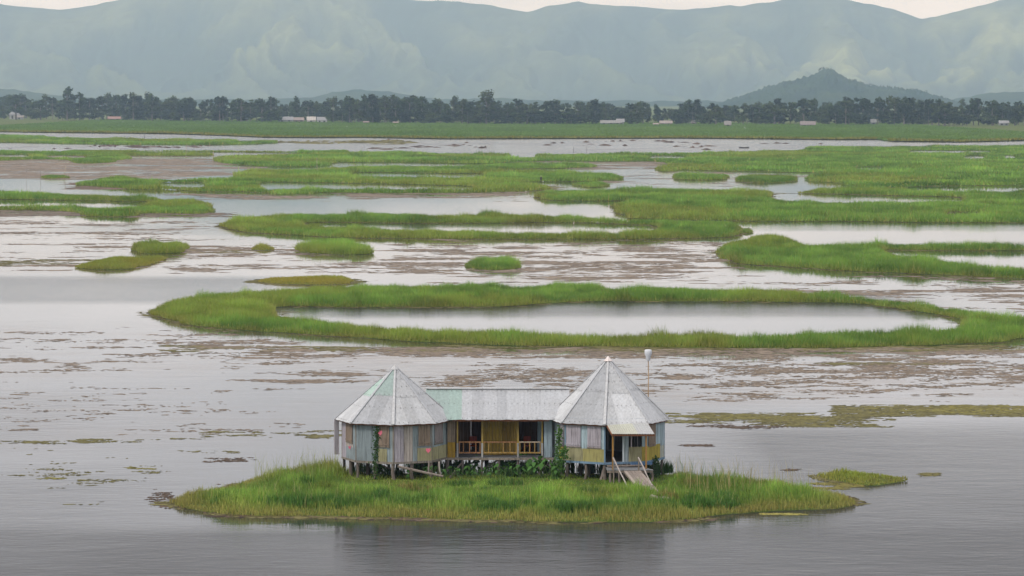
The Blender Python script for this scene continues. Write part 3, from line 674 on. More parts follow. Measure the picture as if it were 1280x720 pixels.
def hut(cx, cy, Rr, Rw, rot, zap, shade, green, plan):
    ctr = Vector((cx, cy, 0))
    ang = [R(-90 + rot + 45 * k) for k in range(8)]                # vertex 0 faces the lake in front
    ev = [ctr + Vector((math.cos(a) * Rr, math.sin(a) * Rr, ZE)) for a in ang]
    wv = [ctr + Vector((math.cos(a) * Rw, math.sin(a) * Rw, 0)) for a in ang]
    apex = ctr + Vector((0, 0, zap))
    # --- roof: eight facets of overlapping corrugated sheets, capped hips
    caps = []
    for k in range(8):
        a = ev[k] + (ev[k] - apex).normalized() * 0.03
        V, Fc = beam_geo(a + Vector((0, 0, 0.035)), apex + Vector((0, 0, 0.05)), 0.17, 0.035, w1=0.10); caps.append((V, Fc))
    V, Fc = join(caps[:1]); roof = hp('roof', V, Fc, M['metal'], house, (0.52, 0.52, 0.52))
    for g_ in caps[1:]: hp('hip_cap', *g_, M['metal'], roof, GREY(0.44, 0.52))
    cone = [apex + Vector((0, 0, 0.16))] + [apex + Vector((math.cos(a) * 0.27, math.sin(a) * 0.27, -0.13)) for a in ang]
    hp('roof_cap', cone, [(0, 1 + k, 1 + (k + 1) % 8) for k in range(8)], M['metal'], roof, (0.75, 0.66, 0.62) if shade > 0 else (0.5, 0.5, 0.5))
    for k in range(8):
        A, B = ev[k], ev[(k + 1) % 8]
        U = (B - A).normalized(); mid = (A + B) / 2; Vd = (apex - mid); L = Vd.length; Vd.normalize(); Nn = U.cross(Vd)
        W = (B - A).length
        top = lambda u: L * (1 - abs(u) / (W / 2))
        rows = [(0.0, 0.53, 3), (0.49, 1.0, 2)] if k % 2 else [(0.0, 0.50, 3), (0.46, 0.80, 2), (0.77, 1.0, 1)]
        for ri, (f0, f1, ns) in enumerate(rows):
            wl = (W / 2) * (1 - f0)
            cuts = np.linspace(-wl, wl, ns + 1)
            if ns > 1: cuts[1:-1] += RNG.uniform(-0.08, 0.08, ns - 1)
            for j in range(ns):
                lo = lambda u, f0=f0: (f0 * L if ri else -0.05 + 0.012 * math.sin(u * 9 + k))
                hi = lambda u, f1=f1: min(f1 * L, top(u))
                e = 0.012 * ri + 0.004 * (j % 2)
                V, Fc = corr_geo(mid + Nn * e, U, Vd, Nn, cuts[j] - (0.03 if 0 < j else 0), cuts[j + 1], lo, hi)
                c = GREY(0.40, 0.53)
                if (k, ri) in green: c = green[(k, ri)]
                hp('roof_sheet', V, Fc, M['metal'], roof, c)
            for vv in ((f0 + 0.02) * L, (f0 * 0.45 + f1 * 0.55) * L):
                wn_ = (W / 2) * (1 - vv / L) - 0.1; q = -wn_
                while q < wn_:
                    add_nail(mid + U * q + Vd * vv + Nn * (0.028 + 0.012 * ri)); q += random.uniform(0.26, 0.36)
    # --- fascia boards under the eaves
    for k in range(8):
        A, B = ev[k], ev[(k + 1) % 8]; s = 0.965
        a = ctr + (A - ctr) * s; b = ctr + (B - ctr) * s; a.z = b.z = ZE - 0.075
        beam('fascia_board', a, b, 0.03, 0.10, M['wood'], (0.20, 0.085, 0.04))
    # --- walls: frame of every side, then its panels
    for k in range(8):
        A, B = wv[k], wv[(k + 1) % 8]; U = (B - A).normalized(); W = (B - A).length; Nn = U.cross(Vector((0, 0, 1)))
        z0, z1 = ZF, ZE + 0.22
        side = plan.get(k, [(0, 1, 'plank', (0.30, 0.27, 0.24), 0, 1)])
        op = [s for s in side if s[2] == 'open']
        g_ = [beam_geo(A + Vector((0, 0, z0 - 0.06)), B + Vector((0, 0, z0 - 0.06)), 0.13, 0.12), beam_geo(A + Vector((0, 0, z1)), B + Vector((0, 0, z1)), 0.09, 0.10),
              beam_geo(A + Vector((0, 0, z0)), A + Vector((0, 0, z1 - 0.06)), 0.09, 0.09)]
        V, Fc = join(g_); wall = hp('wall', V, Fc, M['wood'], house, plan.get('sill', (0.26, 0.23, 0.20)))
        for (t0, t1, kind, c, h0, h1) in side:
            if kind == 'open': continue
            u0, u1 = t0 * W + 0.004, t1 * W - 0.004; a0, a1 = z0 + 0.005 + h0 * (z1 - z0), z0 + h1 * (z1 - z0) - 0.005
            if kind in ('corr', 'skirt'):
                V, Fc = corr_geo(A + Nn * (0.055 if kind == 'skirt' else 0.03), U, Vector((0, 0, 1)), Nn, u0, u1, lambda u: a0, lambda u: a1)
                hp('wall_panel', V, Fc, M['paint'], wall, c)
            elif kind == 'plank':
                n = max(1, int(round((u1 - u0) / 0.19)))
                for j in range(n):
                    p0 = A + U * (u0 + (u1 - u0) * (j + 0.5) / n) + Nn * (0.02 + random.uniform(-0.006, 0.006)); wd = (u1 - u0) / n - 0.012
                    f = random.uniform(0.85, 1.15)
                    beam('plank', p0 + Vector((0, 0, a0 - random.uniform(0, 0.02))), p0 + Vector((0, 0, a1)), wd, 0.025, M['paint'], tuple(v * f for v in c), wall, up=Nn)
            elif kind == 'shutter':
                n = max(2, int((u1 - u0) / 0.16)); gs = []
                for j in range(n):
                    p0 = A + U * (u0 + (u1 - u0) * (j + 0.5) / n) + Nn * 0.075
                    gs.append(beam_geo(p0 + Vector((0, 0, a0)), p0 + Vector((0, 0, a1)), (u1 - u0) / n - 0.010, 0.025, up=Nn))
                for zz_ in (a0 + 0.12, a1 - 0.12):
                    gs.append(beam_geo(A + U * u0 + Nn * 0.10 + Vector((0, 0, zz_)), A + U * u1 + Nn * 0.10 + Vector((0, 0, zz_)), 0.022, 0.075))
                V, Fc = join(gs); hp('window_shutter', V, Fc, M['wood'] if c[0] > c[2] * 1.15 else M['paint'], wall, c)
                for nm, zz_ in (('window_sill', a0 - 0.03), ('window_head', a1 + 0.03)):
                    beam(nm, A + U * (u0 - 0.03) + Nn * 0.06 + Vector((0, 0, zz_)), A + U * (u1 + 0.03) + Nn * 0.06 + Vector((0, 0, zz_)), 0.05, 0.05, M['wood'], (0.22, 0.18, 0.14), wall)
    # --- floor
    V = [w_ + Vector((0, 0, ZF - 0.13)) for w_ in wv] + [w_ + Vector((0, 0, ZF - 0.01)) for w_ in wv]
    s = 0.985; V = [ctr + (v - ctr) * 1.0 for v in V]
    V = [Vector((ctr.x + (v.x - ctr.x) * s, ctr.y + (v.y - ctr.y) * s, v.z)) for v in V]
    hp('floor', V, [tuple(range(8))[::-1], tuple(range(8, 16))] + [(k, (k + 1) % 8, 8 + (k + 1) % 8, 8 + k) for k in range(8)], M['wood'], house, (0.20, 0.17, 0.14))
    return ctr, ev, wv

BLUE = (0.27, 0.315, 0.335); BLUE2 = (0.33, 0.39, 0.42); LAV = (0.38, 0.345, 0.385); WOOD = (0.25, 0.19, 0.145); WOODP = (0.40, 0.35, 0.32)
YGREY = (0.36, 0.335, 0.20); YEL = (0.45, 0.36, 0.08); SKYB = (0.36, 0.455, 0.50)
MINT = (0.37, 0.455, 0.425)
SK = 0.29                                    # share of the wall height that the lower panels take
XL = (494 - 640) / PXM; XR = (760 - 640) / PXM
# sides: 0 = right of the front corner, 1 = next right, 7 = left of the front corner, 6 = next left
planL = {7: [(0, 0.47, 'corr', BLUE, 0, 1), (0.47, 0.60, 'corr', BLUE2, 0, 1), (0.60, 0.915, 'corr', BLUE, SK, 1), (0.60, 0.84, 'skirt', YGREY, 0, SK + 0.02), (0.62, 0.91, 'shutter', WOOD, 0.36, 0.93), (0.84, 1, 'corr', BLUE2, 0, SK), (0.915, 1, 'corr', BLUE2, SK, 1)],
         0: [(0.02, 0.27, 'plank', LAV, 0, 1), (0.27, 0.50, 'plank', WOODP, 0, 1), (0.50, 1, 'corr', BLUE, SK, 1), (0.50, 0.62, 'skirt', BLUE, 0, SK + 0.02), (0.62, 1, 'skirt', YGREY, 0, SK + 0.02), (0.64, 0.96, 'shutter', WOOD, 0.38, 0.95)],
         1: [(0, 0.5, 'corr', BLUE2, SK, 1), (0.5, 1, 'corr', BLUE, SK, 1), (0, 1, 'skirt', YGREY, 0, SK + 0.02), (0.12, 0.62, 'shutter', (0.30, 0.26, 0.26), 0.38, 0.96)],
         6: [(0.0, 0.30, 'plank', LAV, 0, 1), (0.30, 0.8, 'plank', WOODP, SK, 1), (0.30, 1, 'corr', BLUE, 0, SK), (0.8, 1, 'corr', BLUE, SK, 1), (0.34, 0.80, 'shutter', WOOD, 0.40, 0.97)],
         5: [(0, 0.35, 'plank', LAV, 0, 1), (0.35, 0.75, 'open', LAV, 0, 1), (0.75, 1, 'plank', LAV, 0, 1)],
         'sill': (0.24, 0.21, 0.18)}
greenL = {(7, 1): MINT, (7, 2): (0.45, 0.50, 0.48), (6, 1): (0.36, 0.47, 0.42)}
cL, evL, wvL = hut(XL, YC, 3.43, 3.02, 0.0, 6.42, 0, greenL, planL)
planR = {7: [(0, 0.05, 'plank', SKYB, SK, 1), (0.05, 0.40, 'corr', SKYB, SK, 1), (0.40, 0.60, 'plank', SKYB, SK, 1), (0.60, 0.90, 'corr', SKYB, SK, 1), (0.90, 1, 'plank', SKYB, SK, 1), (0, 0.45, 'skirt', YGREY, 0, SK + 0.02), (0.45, 1, 'skirt', (0.40, 0.36, 0.15), 0, SK + 0.02),
             (0.02, 0.40, 'shutter', LAV, 0.34, 0.98), (0.57, 0.92, 'shutter', LAV, 0.34, 0.97)],
         0: [(0.0, 0.42, 'open', SKYB, 0, 1), (0.42, 0.58, 'plank', BLUE2, 0.0, 1), (0.58, 0.90, 'skirt', YGREY, 0, SK + 0.06), (0.90, 1.0, 'plank', SKYB, SK + 0.06, 1), (0.90, 1.0, 'skirt', YEL, 0, SK + 0.06), (0.58, 0.90, 'plank', BLUE2, 0.86, 1)],
         1: [(0, 1, 'plank', SKYB, SK, 1), (0, 0.75, 'skirt', YEL, 0, SK + 0.06), (0.75, 1, 'corr', (0.50, 0.52, 0.47), 0, SK), (0.10, 0.48, 'shutter', WOOD, 0.34, 0.98)],
         6: [(0.55, 1, 'corr', SKYB, SK, 1), (0.55, 1, 'skirt', YEL, 0, SK + 0.02), (0, 0.55, 'plank', BLUE2, 0, 1), (0.62, 0.95, 'shutter', LAV, 0.34, 0.97)],
         2: [(0, 1, 'corr', (0.46, 0.51, 0.53), 0, 1)],
         'sill': (0.17, 0.26, 0.36)}
cR, evR, wvR = hut(XR, YC, 3.52, 3.20, -5.0, 6.90, 1, {}, planR)

# --- veranda between the huts
def xv(px): return (px - 640) / PXM
yF, yB, yRd = 186.55, 190.6, 188.55          # front edge, back wall, ridge
zR_, zVe = 5.02, 3.50
xa, xb = xv(532), xv(712)
# roof of sheets, both slopes
ridge_cap = beam_geo((xa, yRd, zR_ + 0.05), (xb, yRd, zR_ + 0.05), 0.26, 0.04)
vroof = hp('roof', *ridge_cap, M['metal'], house, (0.60, 0.60, 0.60))
for sgn, ye in ((-1, yF - 0.55), (1, yB + 0.5)):
    e0 = Vector((0, ye, zVe if sgn < 0 else zVe - 0.05)); r0 = Vector((0, yRd, zR_)); Vd = (r0 - e0); L = Vd.length; Vd.normalize()
    U = Vector((1, 0, 0)); Nn = U.cross(Vd)
    if Nn.z < 0: Nn = -Nn
    cuts = [xa, xv(561), xv(577.5), xv(590), xv(605), xv(621), xv(634), xv(650), xv(663), xv(678), xv(695), xb]
    cols = [MINT, (0.38, 0.48, 0.44), GREY(.5, .56), GREY(.42, .47), GREY(.47, .52), GREY(.42, .46), GREY(.52, .57), GREY(.5, .55), GREY(.5, .54), GREY(.52, .56), GREY(.48, .56)]
    for j in range(len(cuts) - 1):
        V, Fc = corr_geo(e0 + Nn * 0.004 * (j % 2), U, Vd, Nn, cuts[j] - 0.02, cuts[j + 1], lambda u: -0.02 * (1 + math.sin(u * 7)), lambda u: L)
        hp('roof_sheet', V, Fc, M['metal'], vroof, cols[j])
    if sgn < 0:
        for vv in (0.10, L * 0.52, L * 0.93):
            q = xa + 0.5
            while q < xb - 0.3:
                if random.random() > 0.12: add_nail(e0 + U * q + Vd * vv + Nn * 0.028)
                q += random.uniform(0.24, 0.36)
beam('fascia_board', (xv(566), yF - 0.47, zVe - 0.05), (xv(686), yF - 0.47, zVe - 0.05), 0.04, 0.12, M['wood'], (0.22, 0.085, 0.04))
# floor
nfl = 0
fl = beam('floor', (xv(556), yF - 0.02, ZF - 0.10), (xv(692), yF - 0.02, ZF - 0.10), 0.10, 0.12, M['wood'], (0.26, 0.22, 0.18))
for j in range(17):
    yy = yF + 0.02 + j * 0.24
    beam('floor_plank', (xv(557) + random.uniform(-.05, .05), yy + 0.1, ZF - 0.02), (xv(691) + random.uniform(-.05, .05), yy + 0.1, ZF - 0.02), 0.225, 0.03, M['wood'], GREY(0.15, 0.24), fl)
# posts, painted yellow above and grey below
for px_ in (572, 602.8, 647.5, 677.6):
    po = beam('veranda_post', (xv(px_), yF + 0.06, ZF), (xv(px_), yF + 0.06, zVe + 0.02), 0.085, 0.085, M['paint'], (0.36, 0.25, 0.07))
    beam('post_sleeve', (xv(px_), yF + 0.05, ZF - 0.02), (xv(px_), yF + 0.05, ZF + 0.80), 0.125, 0.10, M['wood'], (0.36, 0.35, 0.34), po)
# railings
def railing(x0, x1, xs_, c1, c2):
    r_ = beam('railing', (x0, yF + 0.05, ZF + 0.86), (x1, yF + 0.05, ZF + 0.86), 0.07, 0.065, M['paint'], c1)
    beam('rail', (x0, yF + 0.05, ZF + 0.25), (x1, yF + 0.05, ZF + 0.25), 0.06, 0.075, M['paint'], c2, r_)
    for x in xs_:
        beam('baluster', (x, yF + 0.05, ZF + 0.285), (x, yF + 0.05, ZF + 0.825), 0.06, 0.05, M['paint'], c2, r_)
OR = (0.30, 0.15, 0.07); OY = (0.37, 0.23, 0.07)
railing(xv(573.5), xv(601), [xv(v) for v in (574.3, 579.4, 587, 594.8, 600.2)], OR, OR)
railing(xv(604.2), xv(646), [xv(v) for v in (605, 611, 629, 637.5, 645.2)], OR, OY)
railing(xv(649), xv(676), [xv(v) for v in (649.8, 655.8, 662, 668.3, 675.2)], (0.42, 0.33, 0.24), OY)
# back room walls: yellow boards in the middle, dark wooden bays with doorways either side
def boardwall(name, x0, x1, y, z0, z1, c, wd=0.2, mat='paint'):
    par = beam(name, (x0, y + 0.05, z1 + 0.03), (x1, y + 0.05, z1 + 0.03), 0.06, 0.06, M['wood'], (0.2, 0.15, 0.1))
    n = max(1, int(round((x1 - x0) / wd)))
    for j in range(n):
        x = x0 + (x1 - x0) * (j + .5) / n; f = random.uniform(0.82, 1.12)
        beam('plank', (x, y + random.uniform(-.008, .008), z0), (x, y, z1), (x1 - x0) / n - 0.012, 0.025, M[mat], tuple(v * f for v in c), par, up=(0, 1, 0))
    return par
yM = yF + 1.15
boardwall('wall', xv(603.5), xv(628), yM, ZF, zVe + 0.3, (0.34, 0.23, 0.045))
dr = boardwall('wall', xv(637.5), xv(647), yM, ZF, zVe + 0.3, (0.29, 0.19, 0.04))
boardwall('door', xv(628), xv(637.5), yM + 0.06, ZF, zVe + 0.2, (0.25, 0.16, 0.035))
for x in (603.5, 647):
    p_ = beam('wall', (xv(x), yM, zVe + .3), (xv(x), yB, zVe + .3), 0.06, 0.06, M['wood'], (0.2, 0.14, 0.1))
    for j in range(12):
        yy = yM + 0.1 + j * 0.24
        if yy > yB: break
        beam('plank', (xv(x), yy, ZF), (xv(x), yy, zVe + .3), 0.025, 0.23, M['paint'], (0.26, 0.16, 0.05), p_, up=(0, 1, 0))
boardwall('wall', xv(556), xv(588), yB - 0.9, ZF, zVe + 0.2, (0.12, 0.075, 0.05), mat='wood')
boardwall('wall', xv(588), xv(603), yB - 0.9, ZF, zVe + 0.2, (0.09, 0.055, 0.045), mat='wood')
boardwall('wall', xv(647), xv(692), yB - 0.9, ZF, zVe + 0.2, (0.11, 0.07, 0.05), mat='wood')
boardwall('wall', xv(540), xv(705), yB, ZF, zVe + 0.1, (0.3, 0.26, 0.22), mat='wood')
boardwall('wall', xv(559.3), xv(569.3), yF + 0.02, ZF + 0.87, zVe + 0.12, (0.26, 0.20, 0.15), mat='wood')
boardwall('wall', xv(559.3), xv(569.3), yF + 0.0, ZF - 0.02, ZF + 0.85, (0.40, 0.25, 0.04))
boardwall('wall', xv(679.8), xv(690), yF + 0.03, ZF - 0.02, zVe + 0.1, (0.33, 0.41, 0.46))
boardwall('wall', xv(672), xv(679), yF + 1.9, ZF - 0.02, zVe + 0.1, (0.30, 0.39, 0.44))
# veranda ceiling boards
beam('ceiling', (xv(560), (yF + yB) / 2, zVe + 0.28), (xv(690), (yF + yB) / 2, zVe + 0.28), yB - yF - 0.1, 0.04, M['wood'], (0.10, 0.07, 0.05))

# --- porch of the right hut
deck_y = 183.05
V0 = [PY(755.5, 531.0, 183.9), PY(806, 530.3, 184.4), PY(814.5, 544.2, 182.6), PY(762.5, 539.8, 182.0)]
A, B, Cc, D = [Vector(v) for v in V0]
A.z = B.z = ZE + 0.02; D.z = Cc.z = 3.06; A = Vector((xv(756), 183.75, A.z)); B = Vector((xv(807), 184.25, A.z)); D = Vector((xv(762), 182.35, 3.06)); Cc = Vector((xv(814), 182.85, 3.0))
nrm = (B - A).cross(D - A).normalized()
if nrm.z < 0: nrm = -nrm
por = beam('porch_roof', D + Vector((0, 0, -0.07)), Cc + Vector((0, 0, -0.07)), 0.04, 0.10, M['wood'], (0.22, 0.085, 0.04))
for (s0, s1, c) in ((0, 0.30, (0.48, 0.48, 0.40)), (0.30, 0.62, (0.52, 0.52, 0.43)), (0.62, 1, (0.47, 0.47, 0.46))):
    V = []; n = 12
    for i in range(n + 1):
        s = s0 + (s1 - s0) * i / n; dd = nrm * (0.013 * (1 if i % 2 else -1) + 0.02)
        V += [D.lerp(Cc, s) + (D - A).normalized() * 0.06 + dd, A.lerp(B, s) + dd]
    hp('roof_sheet', V, [(2 * i, 2 * i + 2, 2 * i + 3, 2 * i + 1) for i in range(n)], M['metal'], por, c)
beam('fascia_board', A + Vector((0, 0, -0.07)), D + Vector((0, 0, -0.07)), 0.04, 0.12, M['wood'], (0.26, 0.10, 0.045), por)
beam('fascia_board', B + Vector((0, 0, -0.07)), Cc + Vector((0, 0, -0.07)), 0.04, 0.12, M['wood'], (0.22, 0.085, 0.04), por)
beam('porch_post', (xv(763), 182.45, 0.95), (xv(763), 182.45, 2.98), 0.09, 0.09, M['paint'], (0.33, 0.18, 0.05))
beam('porch_post', (xv(804), 182.85, 0.85), (xv(804), 182.85, 2.92), 0.09, 0.09, M['paint'], (0.30, 0.16, 0.05))
# door post, window post
beam('door_post', (xv(777), 184.15, ZF), (xv(777), 184.15, ZE + .1), 0.08, 0.08, M['paint'], (0.55, 0.60, 0.62))
beam('window_post', (xv(787), 184.3, ZF), (xv(787), 184.3, ZE + .1), 0.07, 0.07, M['paint'], (0.46, 0.40, 0.42))
# porch deck
dk = beam('porch_deck', (xv(756), 182.35, 0.93), (xv(812), 182.55, 0.93), 0.10, 0.12, M['wood'], (0.28, 0.23, 0.19))
for j in range(7):
    yy = 182.40 + j * 0.235
    beam('deck_plank', (xv(756) + random.uniform(-.04, .04), yy, 1.02), (xv(811 - j * 1.5) + random.uniform(-.06, .06), yy + 0.12, 1.02), 0.22, 0.035, M['wood'], GREY(0.20, 0.30), dk)
beam('step', (xv(757), 183.6, 1.12), (xv(800), 183.85, 1.12), 0.34, 0.05, M['wood'], (0.27, 0.22, 0.185), dk)
beam('trim_board', (xv(786), 183.95, ZF - 0.12), (xv(813), 184.6, ZF - 0.12), 0.05, 0.16, M['paint'], (0.10, 0.19, 0.33))
for px_, yy in ((760, 182.4), (771, 182.4), (800, 182.6), (811, 182.7)):
    log('stilt', (xv(px_), yy, -0.2), (xv(px_), yy, 0.9), 0.075, 0.07, (0.24, 0.20, 0.17))
# ramp of long planks with two handrails
r0a, r0b = Vector((xv(776), 182.25, 0.98)), Vector((xv(797), 182.35, 0.98))
r1a, r1b = Vector((xv(793), 178.0, 0.30)), Vector((xv(816), 178.1, 0.30))
rmp = beam('ramp', r0a.lerp(r1a, .02) + Vector((0.05, 0, -.08)), r1a + Vector((0.05, 0, -.06)), 0.07, 0.09, M['wood'], (0.22, 0.18, 0.15))
beam('stringer', r0b + Vector((-.05, 0, -.08)), r1b + Vector((-.05, 0, -.06)), 0.07, 0.09, M['wood'], (0.22, 0.18, 0.15), rmp)
for j in range(5):
    a = r0a.lerp(r0b, (j + .5) / 5); b_ = r1a.lerp(r1b, (j + .5) / 5)
    b_ = a.lerp(b_, 1 + random.uniform(-.08, .06))
    beam('plank', a, b_, (r0b - r0a).length / 5 - 0.012, 0.035, M['wood'], (lambda f: (0.34 * f, 0.285 * f, 0.245 * f))(random.uniform(.8, 1.2)), rmp)
for a, b_ in (((766.5, 572, 182.2), (786, 612, 178.8)), ((798, 572, 182.3), (815, 607, 178.9))):
    p0 = Vector(PY(*a)); p1 = Vector(PY(*b_)); 
    log('handrail', p0, p1, 0.042, 0.035, (0.42, 0.37, 0.34), sides=6, bend=0.02)
    log('rail_post', (p0.x + 0.03, p0.y + 0.06, 0.2), (p0.x + 0.03, p0.y + 0.06, p0.z - 0.02), 0.045, 0.04, (0.24, 0.2, 0.16), sides=6, bend=0.01)
log_o = log('driftwood_log', (0, 0, 0), (0.9, -0.75, -0.02), 0.14, 0.09, (0.36, 0.31, 0.28), parent=None, seg=4, bend=0.04)
for v in log_o.data.vertices: v.co += Vector(HO)
log_o.location = G(814, 621, 0.42); tag(log_o, 'short grey log lying in the grass at the foot of the plank ramp', 'log')

# --- loose sheet door hanging at the left side of the left hut
V, Fc = corr_geo(Vector((xv(417.5), 187.1, 1.32)), Vector((0.25, 0.1, 0)).normalized(), Vector((0, 0, 1)), Vector((0.35, -0.9, 0)).normalized(), 0, 0.30, lambda u: 0.06, lambda u: 2.1)
hp('wall_panel', V, Fc, M['paint'], house, (0.45, 0.42, 0.45))
# --- stilts: a rough ring under each hut, rows under the veranda
def stilt(x, y, top, c, r=0.085, lean=0.05):
    log('stilt', (x + random.uniform(-lean, lean), y + random.uniform(-lean, lean), -0.35), (x, y, top), r * 1.1, r, c)
for ctr, wv_, Rw in ((cL, wvL, 3.02), (cR, wvR, 3.2)):
    for k in range(8):
        for s in (0.0, 0.5):
            p_ = wv_[k].lerp(wv_[(k + 1) % 8], s); p_ = ctr + (p_ - ctr) * 0.97
            front_ = p_.y < ctr.y
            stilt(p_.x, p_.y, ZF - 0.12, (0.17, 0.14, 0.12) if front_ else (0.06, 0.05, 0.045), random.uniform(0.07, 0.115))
    for k in range(7):
        a = random.uniform(0, 6.28); stilt(ctr.x + math.cos(a) * 1.7, ctr.y + math.sin(a) * 1.7, ZF - 0.13, (0.12, 0.10, 0.085), random.uniform(0.07, 0.11), 0.12)
for px_ in (560, 578, 603, 624, 648, 675, 688):
    for j, yy in enumerate((yF + 0.05, yF + 1.7, yB - 0.2)):
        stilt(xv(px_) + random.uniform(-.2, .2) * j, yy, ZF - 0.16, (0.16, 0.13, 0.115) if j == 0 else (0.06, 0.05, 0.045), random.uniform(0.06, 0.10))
# braces
def brace(a, b_, c=(0.27, 0.225, 0.195), r=0.06): log('brace', PY(*a), PY(*b_), r, r * 0.85, c, sides=6, bend=0.03)
brace((497, 583, 183.9), (554, 595.5, 183.9), r=0.075); brace((478, 582, 184.6), (492, 588, 184.6), (0.10, 0.08, 0.07), 0.04)
brace((536, 576, 184.2), (536, 592, 184.2), r=0.05); brace((549, 577, 184.2), (551, 593, 184.2), (0.42, 0.37, 0.33), 0.05)
brace((560, 600, 184.8), (579, 577, 186.9), (0.20, 0.165, 0.14)); brace((597, 590, 186.8), (622, 575, 186.8), (0.10, 0.08, 0.07), 0.05); brace((610, 579, 187.0), (635, 586, 187.0), (0.1, 0.08, 0.07), 0.05)
brace((676, 588, 186.7), (688, 577, 186.7), (0.12, 0.10, 0.09), 0.05); brace((750, 603, 184.2), (757, 580, 184.2), (0.28, 0.23, 0.20), 0.08); brace((566, 584, 188), (600, 577, 188), (0.1, 0.08, 0.07), 0.05)
brace((704, 594, 184.6), (690, 588, 185.2), (0.25, 0.21, 0.18), 0.04)
# --- roof nails, too small to pick apart
V, Fc = join(nails); nl = hp('roof_nails', V, Fc, M['metal'], house, (0.26, 0.25, 0.24)); tag(nl, kind='stuff')
# --- pink heart plaques
m, t, o = newmat('pink_enamel'); p = N(t, 'ShaderNodeBsdfPrincipled'); n_ = mapping_noise(t, 12, detail=3)
r1 = ramp(t, n_.outputs['Fac'], [(0.3, (0.62, 0.10, 0.17)), (0.7, (0.80, 0.20, 0.28))]); t.links.new(r1.outputs[0], p.inputs['Base Color']); p.inputs['Roughness'].default_value = 0.5
t.links.new(p.outputs[0], o.inputs['Surface']); M['pink'] = m
def heart(px_, py_, Y, s=0.17, flip=1):
    c = Vector(PY(px_, py_, Y)); n = 20; V = []
    for k in range(n):
        a = 2 * math.pi * k / n
        V.append(c + Vector((0.85 * math.sin(a) ** 3, 0, (0.81 * math.cos(a) - 0.31 * math.cos(2 * a) - 0.13 * math.cos(3 * a) - 0.06 * math.cos(4 * a)))) * s)
    V2 = [v + Vector((0, 0.06, 0)) for v in V]
    hp('heart_plaque', V + V2, [tuple(range(n)), tuple(range(n, 2 * n))[::-1]] + [(k, k + n, (k + 1) % n + n, (k + 1) % n) for k in range(n)], M['pink'])
heart(475.3, 541.0, 184.15); heart(535.3, 563.0, 184.5, 0.16); heart(437.4, 559.3, 185.6, 0.11)
# --- chairs and red cloth glimpsed in the dark bays
def red_chair(px_, label):
    r_ = empty('chair', (xv(px_), yF + 2.2, ZF)); tag(r_, label, 'chair', 'chairs inside the veranda')
    rc = (0.34, 0.06, 0.03)
    def q(nm, p0, p1, w, h): 
        V, Fc = beam_geo(p0, p1, w, h); mesh_py(nm, V, Fc, M['paint'], r_, rc)
    q('seat', (-.22, 0, .43), (.22, 0, .43), .42, .04); q('backrest', (-.21, .2, .74), (.21, .2, .74), .03, .42)
    for sx in (-1, 1):
        for sy in (-1, 1): q('leg', (sx * .19, sy * .18, 0), (sx * .19, sy * .18, .42 if sy < 0 else .95), .04, .04)
red_chair(591, 'red chair in the dark left bay of the veranda'); red_chair(659, 'red chair in the dark right bay of the veranda')
# ------------------------------------------------------------------ trees of the far shore
def tree_meshes(kind, seed):
    """trunk with limbs, crown of leaf clumps; unit height 1"""
    rg = np.random.default_rng(seed)
    tv = []; tf = []
    def limb(p0, p1, r0, r1):
        V, Fc = log_geo(p0, p1, r0, r1, seg=2, sides=5, bend=0.008); b = len(tv)
        tv.extend(V); tf.extend([tuple(i + b for i in q) for q in Fc])
    cl = []
    if kind == 'tall':                      # slender, high crown of stacked clumps
        limb((0, 0, -0.02), (0.01, 0, 0.92), 0.020, 0.005)
        for k in range(17):
            h = 0.22 + 0.74 * (k / 16) ** 0.9; rad = 0.115 * (1.15 - abs(h - 0.62) * 1.5) * rg.uniform(0.5, 1.2); a = rg.uniform(0, 6.28)
            cl.append((math.cos(a) * rad, math.sin(a) * rad, h, rg.uniform(0.07, 0.12), rg.uniform(0.07, 0.11)))
    elif kind == 'round':
        limb((0, 0, -0.02), (0, 0, 0.7), 0.035, 0.012)
        for k in range(20):
            a = rg.uniform(0, 6.28); h = rg.uniform(0.22, 0.90); rad = 0.33 * math.sqrt(max(0.05, 1 - ((h - 0.55) / 0.42) ** 2)) * rg.uniform(0.3, 1.0)
            cl.append((math.cos(a) * rad, math.sin(a) * rad, h, rg.uniform(0.10, 0.17), rg.uniform(0.08, 0.13)))
    else:                                   # broken, open crown on a bare stem
        limb((0, 0, -0.02), (0.02, 0, 0.85), 0.022, 0.008)
        for k in range(12):
            a = rg.uniform(0, 6.28); h = rg.choice([rg.uniform(0.30, 0.55), rg.uniform(0.66, 0.98)]); rad = rg.uniform(0.03, 0.19)
            cl.append((math.cos(a) * rad, math.sin(a) * rad, h, rg.uniform(0.07, 0.12), rg.uniform(0.05, 0.08)))
    for c in cl[::3]:
        limb((0, 0, max(0.12, c[2] - 0.16)), (c[0], c[1], c[2]), 0.009, 0.003)
    V = []; C = []
    for (x, y, z, rx, rz) in cl:
        m_ = 26 if kind != 'round' else 24; tone = rg.uniform(0.65, 1.3)
        for _ in range(m_):
            d = rg.normal(size=3); d /= np.linalg.norm(d); q = rg.uniform(0.35, 1.0)
            p_ = np.array([x, y, z]) + d * q * np.array([rx, rx, rz])
            a1 = rg.normal(size=3); a1 /= np.linalg.norm(a1); a2 = np.cross(a1, d + 0.01); a2 /= np.linalg.norm(a2) + 1e-6
            s = rg.uniform(0.028, 0.050) * (1.3 if kind == 'round' else 1.0)
            V += [p_ - a1 * s, p_ + a2 * s * 0.7, p_ + a1 * s, p_ - a2 * s * 0.7]; C += [tone * rg.uniform(0.75, 1.25)] * 4
    return (tv, tf), np.array(V), np.array(C)
